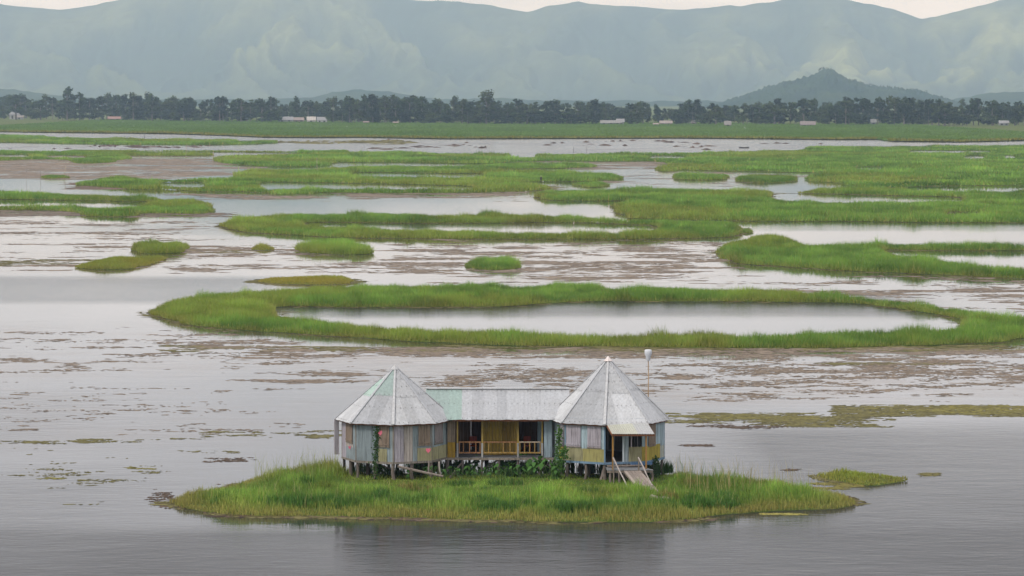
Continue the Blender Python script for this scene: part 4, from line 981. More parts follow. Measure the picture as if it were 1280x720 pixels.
m, t, o = newmat('tree_bark'); p = N(t, 'ShaderNodeBsdfPrincipled'); n_ = mapping_noise(t, 30, (1, 1, 0.3)); r1 = ramp(t, n_.outputs['Fac'], [(0.3, (0.10, 0.08, 0.065)), (0.7, (0.24, 0.21, 0.18))])
t.links.new(r1.outputs[0], p.inputs['Base Color']); p.inputs['Roughness'].default_value = 0.9; t.links.new(p.outputs[0], o.inputs['Surface']); M['bark'] = m
TREES = []
for i, kd in enumerate(['tall', 'tall', 'tall', 'round', 'round', 'broken', 'broken', 'tall', 'round', 'tall']):
    (tv, tf), V, C = tree_meshes(kd, 100 + i)
    mt = bpy.data.meshes.new('trunk'); mt.from_pydata([tuple(v) for v in tv], [], tf); mt.materials.append(M['bark'])
    q = np.arange(len(V)).reshape(-1, 4); T = np.concatenate([q[:, [0, 1, 2]], q[:, [0, 2, 3]]])
    base = np.array([[0.040, 0.068, 0.020], [0.066, 0.092, 0.028], [0.028, 0.050, 0.024]][i % 3])
    oc = mesh_np('crown', V, T, M['crown'], None, C[:, None] * base); mc = oc.data; bpy.data.objects.remove(oc)
    TREES.append((kd, mt, mc, V, T, C[:, None] * base))
def shore_py(px): return np.interp(px, [-200, 0, 150, 300, 640, 1280, 1500], [147, 149.5, 151.5, 153.5, 156.6, 157.5, 158])
def plant_tree(px, top, v, label, group=None, dy=0.0, wide=1.0):
    base = G(px, shore_py(px) + 0.3 - dy); base[2] = 0.3
    h = HC + (YH - top) / F * base[1] - 0.3
    kd, mt, mc = TREES[v][:3]
    r_ = empty('tree', base); tag(r_, label, 'tree', group)
    s = h * wide
    for nm, me in (('trunk', mt), ('crown', mc)):
        o = bpy.data.objects.new(nm, me); o.scale = (s, s, h); o.rotation_euler.z = random.uniform(0, 6.28); link(o, r_)
    return r_
special = [(84, 110, 0, 'tall dark tree with a square top standing highest at far left'), (608, 114, 1, 'tallest slender tree of the far shore, near the middle'),
    (20, 117, 3, 'broad dark tree at the left end of the far shore'), (167, 117, 5, 'dark open-crowned tree right of the highest left tree'), (190, 118, 3, 'wide bushy tree right of centre in the left wood'),
    (230, 121, 8, 'rounded tree standing at the right of the left wood'), (275, 117.5, 5, 'slim tree with a tufted top left of the white sheds'), (301, 121, 6, 'thin tufted tree directly left of the white sheds'),
    (437, 121, 0, 'slim tree at the left of the poplar-like row'), (466, 119.5, 2, 'highest slim tree in the poplar-like row'), (481, 121, 7, 'slim tree second highest in the poplar-like row'), (495, 122, 9, 'slim tree at the right of the poplar-like row'),
    (895, 128, 4, 'round-topped dark tree right of the low brown shed'), (1004, 121.5, 5, 'tall tufted tree in front of the wooded hill'), (1057, 123, 6, 'open-crowned tree below the wooded hill summit'),
    (1130, 119.5, 8, 'broad high tree clump right of the wooded hill'), (1097, 124, 5, 'tufted tree below the right slope of the wooded hill'), (1240, 123, 6, 'open-crowned tree near the right edge')]
for (px, top, v, lb) in special: plant_tree(px, top, v, lb, wide=random.uniform(0.95, 1.2) if v in (3, 4, 8) else random.uniform(1.1, 1.5))
FARX = [(10, 30), (135, 151), (347, 409), (750, 781), (816, 841), (905, 914), (1000, 1020), (1088, 1096), (1248, 1262)]
SEG = [(84, 'left of the highest left tree'), (190, 'above the low red-roofed shed'), (347, 'left of the white sheds'), (412, 'behind the white sheds'), (520, 'in the poplar-like row'), (608, 'left of the tallest middle tree'),
       (750, 'left of the long white house'), (842, 'behind the long white house'), (905, 'right of the brown shed'), (1010, 'left of the thatched-looking hut'), (1100, 'below the wooded hill'), (1245, 'right of the wooded hill'), (9999, 'at the right edge')]
px = -90.0; k = 0
topb = lambda x: np.interp(x, [-100, 0, 100, 330, 420, 460, 500, 560, 620, 700, 900, 1000, 1130, 1280, 1400], [122, 119, 120, 126, 125, 122, 122, 127, 124, 128, 130, 127, 125, 127, 127])
while px < 1370:
    row = np.interp(px, [380, 420, 520, 620], [0, 1, 1, 0])
    v = random.choice([0, 1, 2, 7, 9]) if (row > 0.5 and random.random() < 0.85) else random.choice([3, 4, 8, 5, 6, 5, 0, 1, 2, 7, 9])
    top = topb(px) + random.choice([random.uniform(-6, -1), random.uniform(-2, 5), random.uniform(2, 9), random.uniform(6, 14)])
    seg = next(s for x_, s in SEG if px < x_)
    look = {'tall': 'slender upright', 'round': 'round-crowned bushy', 'broken': 'thin open-crowned'}[TREES[v][0]]
    plant_tree(px, top, v, 'dark %s tree on the far shore %s' % (look, seg), 'trees of the far shore line', dy=random.uniform(1.6, 2.8) if any(a - 5 < px < b_ + 5 for a, b_ in FARX) else random.uniform(0, 1.0), wide=random.uniform(1.0, 1.45))
    px += random.uniform(4.0, 8.2); k += 1
# the wood behind, one mass: paler crowns further off, and undergrowth along the edge
BV = []; BT = []; BC = []; off = 0
def mass(px, base_py, top, v, squash=1.0):
    global off
    b = G(px, base_py); b[2] = 0.2; h = max(2.0, HC + (YH - top) / F * b[1])
    kd, _, _, V, T, C = TREES[v]; a = random.uniform(0, 6.28); ca, sa = math.cos(a), math.sin(a)
    W = np.column_stack([(V[:, 0] * ca - V[:, 1] * sa) * h * squash, (V[:, 0] * sa + V[:, 1] * ca) * h * squash, V[:, 2] * h]) + b
    BV.append(W); BT.append(T + off); BC.append(C * random.uniform(0.85, 1.3)); off += len(V)
FARX = [(10, 30), (135, 151), (347, 409), (750, 781), (816, 841), (905, 914), (1000, 1020), (1088, 1096), (1248, 1262)]
for k in range(280):
    px = random.uniform(-110, 1400); mass(px, shore_py(px) - random.uniform(2.0, 6.0), topb(px) + random.uniform(-3, 5) + 1, random.choice([3, 4, 8, 5, 0, 1]), random.uniform(1, 1.5))
for k in range(420):
    px = random.uniform(-110, 1400)
    near_house = any(a - 4 < px < b_ + 4 for a, b_ in FARX)
    mass(px, shore_py(px) + (random.uniform(-2.4, -1.4) if near_house else random.uniform(-0.3, 0.4)), shore_py(px) - random.uniform(6, 19), random.choice([3, 4, 8]), random.uniform(1.2, 2.0))
wood = mesh_np('woodland', np.concatenate(BV), np.concatenate(BT), M['crown'], None, np.concatenate(BC)); tag(wood, 'mass of trees and undergrowth behind the far shore tree line', 'woodland', kind='stuff')
# trees on the skyline of the wooded hill
BV = []; BT = []; BC = []; off = 0
HILL = [(960, 108), (985, 101.5), (1000, 99), (1015, 94), (1027, 86), (1034, 85.5), (1042, 89), (1055, 97), (1075, 103), (1090, 107), (1120, 110), (1150, 114)]
def hill_tree(px, py, hpx):
    global off
    b = PY(px, py, 7180); h = hpx / F * 7180; kd, _, _, V, T, C = TREES[random.choice([3, 4, 8, 5])]
    BV.append(V * h + b - np.array([0, 0, h * 0.15])); BT.append(T + off); BC.append(C); off += len(V)
for k in range(46):
    px = random.choice([random.uniform(1022, 1042), random.uniform(1062, 1160), random.uniform(1090, 1160)]); hill_tree(px, np.interp(px, [q[0] for q in HILL], [q[1] for q in HILL]) + 0.7, random.uniform(2.2, 4.0))
tag(mesh_np('hilltop_wood', np.concatenate(BV), np.concatenate(BT), M['crown'], None, np.concatenate(BC)), 'thin line of trees along the crest of the wooded hill', 'woodland', kind='stuff')

# ------------------------------------------------------------------ far houses
m, t, o = newmat('plaster_far'); oi = N(t, 'ShaderNodeObjectInfo'); p = N(t, 'ShaderNodeBsdfPrincipled'); p.inputs['Roughness'].default_value = 0.8
n_ = mapping_noise(t, 0.7); r1 = ramp(t, n_.outputs['Fac'], [(0.3, (0.75,) * 3), (0.7, (1.05,) * 3)]); mu = N(t, 'ShaderNodeMix', data_type='RGBA', blend_type='MULTIPLY'); mu.inputs[0].default_value = 1
t.links.new(oi.outputs['Color'], mu.inputs[6]); t.links.new(r1.outputs[0], mu.inputs[7]); t.links.new(mu.outputs[2], p.inputs['Base Color']); t.links.new(p.outputs[0], o.inputs['Surface']); M['plaster'] = m
def far_house(label, px0, px1, ybase, yeave, yridge, wc, rc, group=None, name='house', depth=5.0, win=2, cat='house'):
    ybase = max(ybase, float(shore_py((px0 + px1) / 2)) - 0.2)
    b = G((px0 + px1) / 2, ybase); b[2] = 0.3; s = b[1] / F; W = (px1 - px0) * s; he = max(1.6, (ybase - yeave) * s); hr = max(he + 0.6, (ybase - yridge) * s)
    r_ = empty(name, b); tag(r_, label, cat, group); D = depth
    w = W / 2
    V = [(-w, 0, 0), (w, 0, 0), (w, D, 0), (-w, D, 0), (-w, 0, he), (w, 0, he), (w, D, he), (-w, D, he), (-w, D / 2, hr - 0.15), (w, D / 2, hr - 0.15)]
    wl = mesh_py('wall', V, [(0, 1, 5, 4), (2, 3, 7, 6), (1, 2, 6, 9, 5), (3, 0, 4, 8, 7)], M['plaster'], r_, wc)
    e = 0.5; zl = he - e * (hr - he) / (D / 2)
    V = [(-w - e, -e, zl), (w + e, -e, zl), (w + e, D / 2, hr), (-w - e, D / 2, hr), (w + e, D + e, zl), (-w - e, D + e, zl)]
    V += [(x, y, z - 0.12) for x, y, z in V]
    mesh_py('roof', V, [(0, 1, 2, 3), (3, 2, 4, 5), (7, 6, 9, 8), (8, 9, 11, 10), (0, 6, 7, 1), (5, 4, 10, 11), (1, 7, 8, 2), (2, 8, 10, 4), (0, 3, 9, 6), (3, 5, 11, 9)], M['plaster'], r_, rc)
    for k in range(win):
        x = -w + W * (k + 0.5) / win; a = min(0.8, W / win * 0.22); Vw = [(x - a, -0.06, he * .1), (x + a, -0.06, he * .1), (x + a, -0.06, he * .72), (x - a, -0.06, he * .72)]
        Vw += [(q[0], 0.04, q[2]) for q in Vw]
        mesh_py('door' if k == 0 else 'window', Vw, BOXF, M['plaster'], r_, (0.06, 0.055, 0.05))
WH = (0.34, 0.34, 0.34); TIN = (0.30, 0.30, 0.31); BRN = (0.24, 0.17, 0.14)
far_house('long white shed with a pale tin roof by the far shore', 348, 366, 152.6, 149.8, 146.2, WH, TIN, win=2)
far_house('low brownish shed between the white sheds', 367.5, 379.5, 152.4, 150.0, 147.2, BRN, (0.32, 0.26, 0.24), win=2)
far_house('square pale grey shed right of the brownish shed', 384, 394, 152.6, 150, 146.2, (0.50, 0.48, 0.46), (0.52, 0.48, 0.45), win=1)
far_house('white tin-roofed shed at the right of the shed row', 396.5, 408.5, 152.6, 150.2, 146.6, (0.58, 0.58, 0.58), TIN, win=2)
far_house('little reddish hut on the field edge, left of its neighbour hut', 454.5, 461, 155.4, 153.6, 151.9, (0.28, 0.20, 0.17), (0.36, 0.28, 0.25), win=1, depth=3, name='hut', cat='hut')
far_house('little reddish hut on the field edge, right of its neighbour hut', 491.5, 497.5, 155.9, 154.4, 152.8, (0.28, 0.20, 0.17), (0.36, 0.28, 0.25), win=1, depth=3, name='hut', cat='hut')
far_house('white house with a long light roof near the middle of the shore', 751, 776, 156.8, 153.6, 150.8, (0.32, 0.32, 0.32), (0.30, 0.29, 0.28), win=3)
far_house('small white gabled annexe right of the long white house', 771, 780, 155.0, 152.5, 148.8, WH, (0.32, 0.32, 0.32), win=1)
far_house('tiny brown shack in front of the brown shed', 817, 823, 157.9, 156.6, 155.6, (0.34, 0.25, 0.22), (0.38, 0.30, 0.27), win=1, depth=3, name='hut', cat='hut')
far_house('low brown shed with a white end wall', 825, 840, 157.0, 154, 151.2, BRN, (0.36, 0.31, 0.29), win=2)
far_house('small pale hut among trees right of the brown shed', 864, 870, 156.0, 153.5, 151, (0.26, 0.26, 0.26), (0.24, 0.22, 0.21), win=1, depth=3, name='hut', cat='hut')
far_house('narrow red-brown hut with a white gable on the field', 906, 913.5, 159.2, 155.2, 151.6, (0.34, 0.26, 0.24), (0.28, 0.26, 0.25), win=1, depth=3, name='hut', cat='hut')
far_house('wide thatched-looking hut on the field before the wood', 1001, 1019, 158.8, 155.6, 152, (0.24, 0.20, 0.19), (0.26, 0.22, 0.21), win=2)
far_house('small white hut half hidden below the hill', 1089, 1095, 156.0, 152.6, 149.4, (0.24, 0.24, 0.24), (0.26, 0.26, 0.26), win=1, depth=3, name='hut', cat='hut')
far_house('white-roofed shed near the right edge of the far shore', 1249.5, 1261, 156.2, 154, 151.2, (0.36, 0.35, 0.35), (0.34, 0.34, 0.35), win=2)
far_house('white flat-roofed house at the left edge of the far shore', 12, 26, 145.8, 143, 139.6, (0.4, 0.4, 0.4), (0.30, 0.30, 0.31), win=2)
far_house('small white-fronted shed by the left edge of the field', 19, 29, 148.8, 146.4, 144.4, (0.32, 0.32, 0.32), (0.34, 0.30, 0.28), win=1, depth=3)
far_house('low red-roofed shed in the left wood', 135, 150.5, 149.8, 148.4, 146, (0.30, 0.22, 0.20), (0.36, 0.22, 0.19), win=2)

# ------------------------------------------------------------------ stakes, pole, canoe, person, egrets
def stake(label, px0, py0, px1, py1, r=0.05, c=(0.50, 0.42, 0.28)):
    p0 = G(px0, py0, 0.0); p1 = PY(px1, py1, p0[1]); V, Fc = log_geo(Vector((0, 0, -0.4)), Vector(p1 - p0), r, r * 0.7, seg=3, sides=6, bend=0.02)
    o = mesh_py('bamboo_stake', V, Fc, M['wood'], None, c); o.location = p0; tag(o, label, 'stake', 'bamboo stakes in the shallows')
stake('leaning tan stake at the right end of the small left clump', 80, 222.5, 82, 207, 0.09); stake('thin grey stake at the left end of the small left clump', 51, 223, 50, 204.5, 0.05, (0.25, 0.22, 0.2))
stake('tall pale stake before the long grassy mass', 396.5, 217.5, 396, 196.5, 0.09); stake('leaning pale stake left of the vast grass plain', 232.5, 197, 233, 179, 0.09); stake('short pale stake at the left tip of the vast grass plain', 266, 202, 266.8, 188, 0.10)
stake('faint thin stake at far left in brown shallows', 33, 228, 33, 209, 0.035, (0.35, 0.32, 0.3)); stake('dark stake in the far water, left of its twin', 717, 190, 717, 183.5, 0.09, (0.12, 0.1, 0.09)); stake('dark stake in the far water, right of its twin', 733, 190, 733.5, 182.5, 0.09, (0.12, 0.1, 0.09))
stake('dark post standing in the far water at left', 180.5, 172, 180.5, 168.5, 0.16, (0.1, 0.09, 0.08)); stake('thin stake on the plain right of the channel end', 819, 203, 819, 193.5, 0.09)
# pole with an upturned white container, behind the right hut
p0 = G(816, 580, 0.0); p0 = np.array([xv(817), 192.6, 0.0]); top = PY(810.2, 447, 192.6)
V, Fc = log_geo(Vector((0, 0, -0.2)), Vector(top - p0), 0.05, 0.028, seg=6, sides=6, bend=0.02)
pole = mesh_py('bamboo_pole', V, Fc, M['wood'], None, (0.52, 0.36, 0.22)); pole.location = p0; tag(pole, 'thin bamboo pole topped by a white container behind the right hut', 'pole')
prof = [(0.10, -0.28), (0.13, -0.22), (0.15, -0.02), (0.21, 0.10), (0.215, 0.30), (0.18, 0.37), (0.0, 0.39)]
V = []; Fc = []; ns = 12
for (r_, z_) in prof:
    for k in range(ns): V.append(tuple((top - p0) + np.array([math.cos(6.283 * k / ns) * r_, math.sin(6.283 * k / ns) * r_ * 0.8, z_ + 0.1])))
for i in range(len(prof) - 1):
    for k in range(ns): a = i * ns + k; b = i * ns + (k + 1) % ns; Fc.append((a, b, b + ns, a + ns))
mesh_py('container', V, Fc, M['plaster'], pole, (0.68, 0.70, 0.73), True)

def skin_figure(name, joints, edges, radii, mat, color, loc, parent=None, sub=2, root=0):
    me = bpy.data.meshes.new(name); me.from_pydata(joints, edges, []); me.materials.append(mat)
    o = bpy.data.objects.new(name, me); o.color = (*color, 1); o.location = loc; link(o, parent)
    md = o.modifiers.new('skin', 'SKIN'); md.use_smooth_shade = True
    for i, sv in enumerate(me.skin_vertices[0].data):
        r = radii[i]; sv.radius = r if isinstance(r, tuple) else (r, r); sv.use_root = (i == root)
    o.modifiers.new('sub', 'SUBSURF').levels = sub; o.modifiers['sub'].render_levels = sub
    return o
# wading person: bent forward a little, one arm reaching down, seen from behind the reeds
J = [(0, 0, 0.90), (0, -0.03, 1.15), (0, -0.08, 1.36), (0, -0.10, 1.46), (0, -0.13, 1.54), (0, -0.15, 1.66),
     (-0.18, -0.08, 1.37), (-0.24, -0.12, 1.10), (-0.20, -0.28, 0.90), (-0.19, -0.34, 0.82), (0.18, -0.08, 1.37), (0.25, -0.10, 1.10), (0.23, -0.24, 0.88), (0.23, -0.29, 0.80),
     (-0.10, 0, 0.84), (-0.12, -0.04, 0.45), (-0.12, 0.0, -0.25), (0.10, 0, 0.84), (0.13, 0.05, 0.45), (0.14, 0.10, -0.25)]
E = [(0, 1), (1, 2), (2, 3), (3, 4), (4, 5), (2, 6), (6, 7), (7, 8), (8, 9), (2, 10), (10, 11), (11, 12), (12, 13), (0, 14), (14, 15), (15, 16), (0, 17), (17, 18), (18, 19)]
Rd = [(0.16, 0.12), (0.15, 0.11), (0.17, 0.11), 0.06, 0.075, 0.09, 0.065, 0.05, 0.042, 0.035, 0.065, 0.05, 0.042, 0.035, 0.09, 0.065, 0.045, 0.09, 0.065, 0.045]
pl = G(676.3, 228.4); 
person = skin_figure('person', J, E, Rd, M['paint'], (0.10, 0.075, 0.07), pl); tag(person, 'person in dark clothes and a pale hat wading beside the long grassy mass', 'person')
hv = []; hf = []
for i, (r_, z_) in enumerate([(0.24, 1.66), (0.13, 1.70), (0.11, 1.79), (0.0, 1.81)]):
    for k in range(12): hv.append((math.cos(k * math.pi / 6) * r_, -0.15 + math.sin(k * math.pi / 6) * r_, z_))
for i in range(3):
    for k in range(12): hf.append((i * 12 + k, i * 12 + (k + 1) % 12, (i + 1) * 12 + (k + 1) % 12, (i + 1) * 12 + k))
mesh_py('hat', hv, hf, M['paint'], person, (0.55, 0.48, 0.40), True)
bag = skin_figure('sack', [(0, 0, 0.05), (0.02, 0, 0.25), (0.0, 0, 0.45)], [(0, 1), (1, 2)], [(0.16, 0.14), (0.2, 0.16), (0.06, 0.06)], M['plaster'], (0.6, 0.6, 0.62), pl + np.array([0.52, -0.1, 0.05])); tag(bag, 'pale sack standing in the shallows beside the wading person', 'sack')
# egrets
def egret(label, px_, py_, z=0.0, s=1.0, c=(0.80, 0.79, 0.77), rot=0.0):
    J = [(0, 0, 0.42), (0.14, 0, 0.44), (0.26, 0, 0.46), (-0.16, 0, 0.36), (-0.30, 0, 0.30), (0.32, 0, 0.56), (0.27, 0, 0.68), (0.31, 0, 0.80), (0.36, 0, 0.84), (0.42, 0, 0.83), (0.53, 0, 0.81),
         (0.0, 0.04, 0.30), (0.03, 0.045, 0.14), (0.0, 0.045, -0.06), (0.0, -0.04, 0.30), (0.04, -0.045, 0.14), (0.01, -0.045, -0.06)]
    E = [(0, 1), (1, 2), (0, 3), (3, 4), (2, 5), (5, 6), (6, 7), (7, 8), (8, 9), (9, 10), (0, 11), (11, 12), (12, 13), (0, 14), (14, 15), (15, 16)]
    Rd = [(0.11, 0.10), (0.10, 0.10), (0.06, 0.06), (0.08, 0.07), (0.025, 0.02), 0.035, 0.028, 0.03, 0.04, 0.022, 0.006, 0.03, 0.014, 0.012, 0.03, 0.014, 0.012]
    o = skin_figure('egret', J, E, Rd, M['plaster'], c, G(px_, py_, z)); o.scale = (s, s, s); o.rotation_euler.z = rot
    tag(o, label, 'egret', 'egrets in the marsh'); return o
egret('pinkish white egret standing in the slit pond of the narrow ring', 717, 281.2, 0, 0.75, (0.72, 0.60, 0.55), 1.2)
egret('white egret at the brown shallows left of the broad grassy mass', 657.5, 240.5, 0, 0.55, rot=2.0)
egret('white egret on the far field at left, higher of two', 153.5, 153.5, 0.6, 1.7); egret('white egret on the far field at left, lower of two', 168.3, 160, 0.6, 2.0, rot=2.6)
egret('white egret on the far field below the shed row', 432.8, 159.8, 0.6, 1.6); egret('white egret on the field below the right reddish hut', 494.8, 159.2, 0.6, 1.6, rot=3.0)
egret('white egret on the field left of the middle white house', 679, 161.2, 0.6, 1.4); egret('white egret on the field right of the narrow red-brown hut', 931.3, 161.4, 0.6, 2.0, rot=3.1)
# dugout canoe on the far water
V = []; Fc = []
for i in range(9):
    s = -1 + 2 * i / 8; w_ = 0.36 * (1 - abs(s) ** 3); zt = 0.30 + 0.14 * s * s
    V += [(s * 2.3, -w_, zt), (s * 2.3, -w_ * 0.6, 0.02 + 0.1 * s ** 4), (s * 2.3, w_ * 0.6, 0.02 + 0.1 * s ** 4), (s * 2.3, w_, zt), (s * 2.3, w_ * 0.8, zt - 0.02), (s * 2.3, w_ * 0.5, 0.10 + 0.12 * s ** 4), (s * 2.3, -w_ * 0.5, 0.10 + 0.12 * s ** 4), (s * 2.3, -w_ * 0.8, zt - 0.02)]
for i in range(8):
    for k in range(8): a = i * 8 + k; b = i * 8 + (k + 1) % 8; Fc.append((a, b, b + 8, a + 8))
cn_ = mesh_py('canoe', V, Fc, M['wood'], None, (0.08, 0.065, 0.06)); cn_.location = G(930, 185.2, 0.0); cn_.rotation_euler.z = 0.1; cn_.scale = (1.0, 1, 1.4); tag(cn_, 'dark dugout canoe low on the bright far water', 'canoe')

# ------------------------------------------------------------------ plants at the house
def taro(x, y, s, label):
    r_ = empty('taro_plant', (x, y, 0.25)); tag(r_, label, 'plant', 'broad-leaved plants under the veranda')
    k = random.randint(6, 9); st = []
    for i in range(k):
        a = random.uniform(0, 6.28); h = s * random.uniform(0.45, 1.0); d = s * random.uniform(0.12, 0.42); tip = Vector((math.cos(a) * d, math.sin(a) * d, h))
        st.append(log_geo(Vector((0, 0, -0.05)), tip, 0.014, 0.009, seg=2, sides=4, bend=0.01))
        L = s * random.uniform(0.30, 0.46); w_ = L * 0.62; out = Vector((math.cos(a), math.sin(a), -0.75)).normalized(); sd = Vector((-math.sin(a), math.cos(a), 0)); nn = out.cross(sd)
        pts = [tip - out * L * 0.25 + sd * w_ * .25, tip - out * L * 0.25 - sd * w_ * .25, tip + sd * w_ * .5 - nn * .02, tip - sd * w_ * .5 - nn * .02, tip + out * L * .4 + sd * w_ * .33, tip + out * L * .4 - sd * w_ * .33, tip + out * L * .85, tip, tip + out * L * .4 + nn * 0.02]
        c = np.array([0.070, 0.170, 0.035]) * random.uniform(0.7, 1.35)
        mesh_np('leaf', np.array(pts), np.array([(0, 2, 7), (1, 7, 3), (0, 7, 1), (2, 4, 8), (2, 8, 7), (3, 7, 8), (3, 8, 5), (4, 6, 8), (5, 8, 6)]), M['leaf'], r_, c)
    V, Fc = join(st); o = mesh_py('stalk', V, Fc, M['paint'], r_, (0.12, 0.20, 0.06)); tag(o, kind='stuff')
spots = [(557, 184.8, 0.6), (566, 185.2, 0.75), (575, 184.9, 0.62), (585, 185.4, 0.75), (594, 184.9, 0.6), (604, 185.3, 0.7), (613, 184.9, 0.62), (622, 185.5, 0.8), (631, 185.0, 0.7), (641, 185.4, 0.85), (650, 185.0, 1.0), (660, 185.5, 1.15), (668, 185.0, 1.05), (677, 185.3, 1.2), (685, 184.9, 1.1), (694, 184.6, 0.95),
         (600, 187.6, 1.1), (630, 187.9, 1.1), (655, 188.0, 1.2), (570, 188.2, 1.0), (676, 188.0, 1.2), (480, 186.2, 0.8), (520, 186.0, 0.8), (535, 184.9, 0.7), (545, 184.6, 0.75), (512, 184.2, 0.6)]
for (px_, yy, s) in spots: taro(xv(px_), yy, s, 'broad-leaved green plant growing among the stilts')
# climbing vines
def vine(label, path, n, spread, s, cols):
    P_ = [Vector(PY(*q)) for q in path]; base = P_[0].copy()
    r_ = empty('climbing_vine', base); tag(r_, label, 'vine')
    V, Fc = join([log_geo(P_[i] - base, P_[i + 1] - base, 0.02, 0.016, seg=3, sides=5, bend=0.02) for i in range(len(P_) - 1)])
    mesh_py('stem', V, Fc, M['wood'], r_, (0.16, 0.12, 0.07))
    V = []; C = []
    for _ in range(n):
        i = random.randrange(len(P_) - 1); c = P_[i].lerp(P_[i + 1], random.random()) - base + Vector((random.gauss(0, spread), -abs(random.gauss(0, spread * 0.6)) - 0.02, random.gauss(0, spread)))
        a1 = Vector((random.gauss(0, 1), random.gauss(0, .5), random.gauss(0, 1))).normalized(); a2 = a1.cross(Vector((random.gauss(0, .5), -1, random.gauss(0, .5)))).normalized(); z_ = s * random.uniform(.6, 1.3)
        V += [c - a1 * z_, c + a2 * z_ * .8, c + a1 * z_, c - a2 * z_ * .8]; C += [np.array(cols) * random.uniform(0.6, 1.4)] * 4
    q = np.arange(len(V)).reshape(-1, 4); o = mesh_np('leaves', np.array(V), np.concatenate([q[:, [0, 1, 2]], q[:, [0, 2, 3]]]), M['leaf'], r_, np.array(C)); tag(o, kind='stuff')
vine('ivy-like vine climbing the left hut beside a pink heart', [(469, 604, 184.1), (468.5, 580, 184.35), (470, 560, 184.32), (471.5, 545, 184.3), (472.5, 534, 184.28)], 420, 0.10, 0.055, (0.05, 0.11, 0.03))
vine('bright green vine climbing the left corner of the right hut', [(695, 604, 184.6), (692, 585, 184.9), (697, 565, 185.0), (699, 548, 185.0), (699.5, 532, 185.0)], 380, 0.10, 0.06, (0.08, 0.17, 0.035))
vine('bushy vine spilling over the yellow skirting of the right hut', [(690, 603, 184.5), (699, 585, 184.7), (702, 574, 184.5), (706, 562, 184.4)], 420, 0.15, 0.065, (0.08, 0.18, 0.035))
vine('dark vine hanging at the right corner of the right hut', [(822, 604, 185.2), (819, 585, 185.3), (820, 572, 185.2)], 260, 0.09, 0.055, (0.05, 0.10, 0.03))

# tall pale stalks and dark herb clumps on the house island
def stalks(n, xr, yr, h, w, c, name, label):
    P2 = np.column_stack([RNG.uniform(*xr, n), RNG.uniform(*yr, n)]); P2 = P2[inside(P2, house_poly[0])]; d = edge_dist(P2, house_poly); P2 = P2[d > 0.7]; d = d[d > 0.7]; n = len(P2)
    col = np.array(c) * RNG.uniform(0.7, 1.3, (n, 1))
    return blades(np.column_stack([P2, ground_z(d, 0.2)]), RNG.uniform(0.7, 1.25, n) * h, np.full(n, w), col, True)
parts = [stalks(520, (9.2, 17), (176, 194), 1.55, 0.022, (0.42, 0.36, 0.16), '', ''), stalks(420, (-14.5, -9.8), (182, 196), 1.45, 0.020, (0.30, 0.33, 0.12), '', ''), stalks(420, (-17, 12), (171, 178.5), 0.8, 0.018, (0.45, 0.40, 0.17), '', ''),
         stalks(120, (9.3, 12.5), (180, 190), 1.35, 0.03, (0.13, 0.22, 0.05), '', '')]
def clump(x, y, r, n, h, c):
    a = RNG.uniform(0, 6.28, n); q = np.sqrt(RNG.random(n)) * r; P3 = np.column_stack([x + np.cos(a) * q, y + np.sin(a) * q * 0.8, np.full(n, 0.18)])
    return blades(P3, h * (1.15 - 0.5 * (q / r) ** 2) * RNG.uniform(0.75, 1.2, n), np.full(n, 0.045), np.array(c) * RNG.uniform(0.6, 1.4, (n, 1)), True)
for k in range(46):
    px_ = random.uniform(255, 980); yb = np.interp(px_, [208, 280, 500, 700, 850, 900, 1050], [630, 644, 648, 653, 651, 645, 637]) - random.uniform(6, 13); g_ = G(px_, yb)
    if 835 < px_ < 862: continue
    parts.append(clump(g_[0], g_[1], random.uniform(0.5, 1.15), 260, random.uniform(0.5, 0.75), (0.095, 0.205, 0.038) if random.random() < 0.7 else (0.15, 0.26, 0.05)))
for k in range(26):
    g_ = G(random.uniform(300, 1000), random.uniform(612, 634))
    if not inside(np.array([[g_[0], g_[1]]]), house_poly[0])[0] or edge_dist(np.array([[g_[0], g_[1]]]), house_poly)[0] < 1.2: continue
    parts.append(clump(g_[0], g_[1], random.uniform(0.5, 1.0), 200, random.uniform(0.4, 0.7), random.choice([(0.10, 0.20, 0.04), (0.20, 0.26, 0.05), (0.26, 0.24, 0.07)])))
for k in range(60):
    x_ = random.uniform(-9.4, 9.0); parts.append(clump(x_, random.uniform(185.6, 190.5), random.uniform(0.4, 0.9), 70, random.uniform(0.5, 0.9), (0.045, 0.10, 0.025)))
V = []; T = []; C = []; off = 0
for v, t_, c in parts: V.append(v); T.append(t_ + off); C.append(c); off += len(v)
org = np.array(house_isl.location); o = mesh_np('tall_grass', np.concatenate(V) - org, np.concatenate(T), M['grass'], house_isl, np.concatenate(C)); tag(o, kind='stuff')

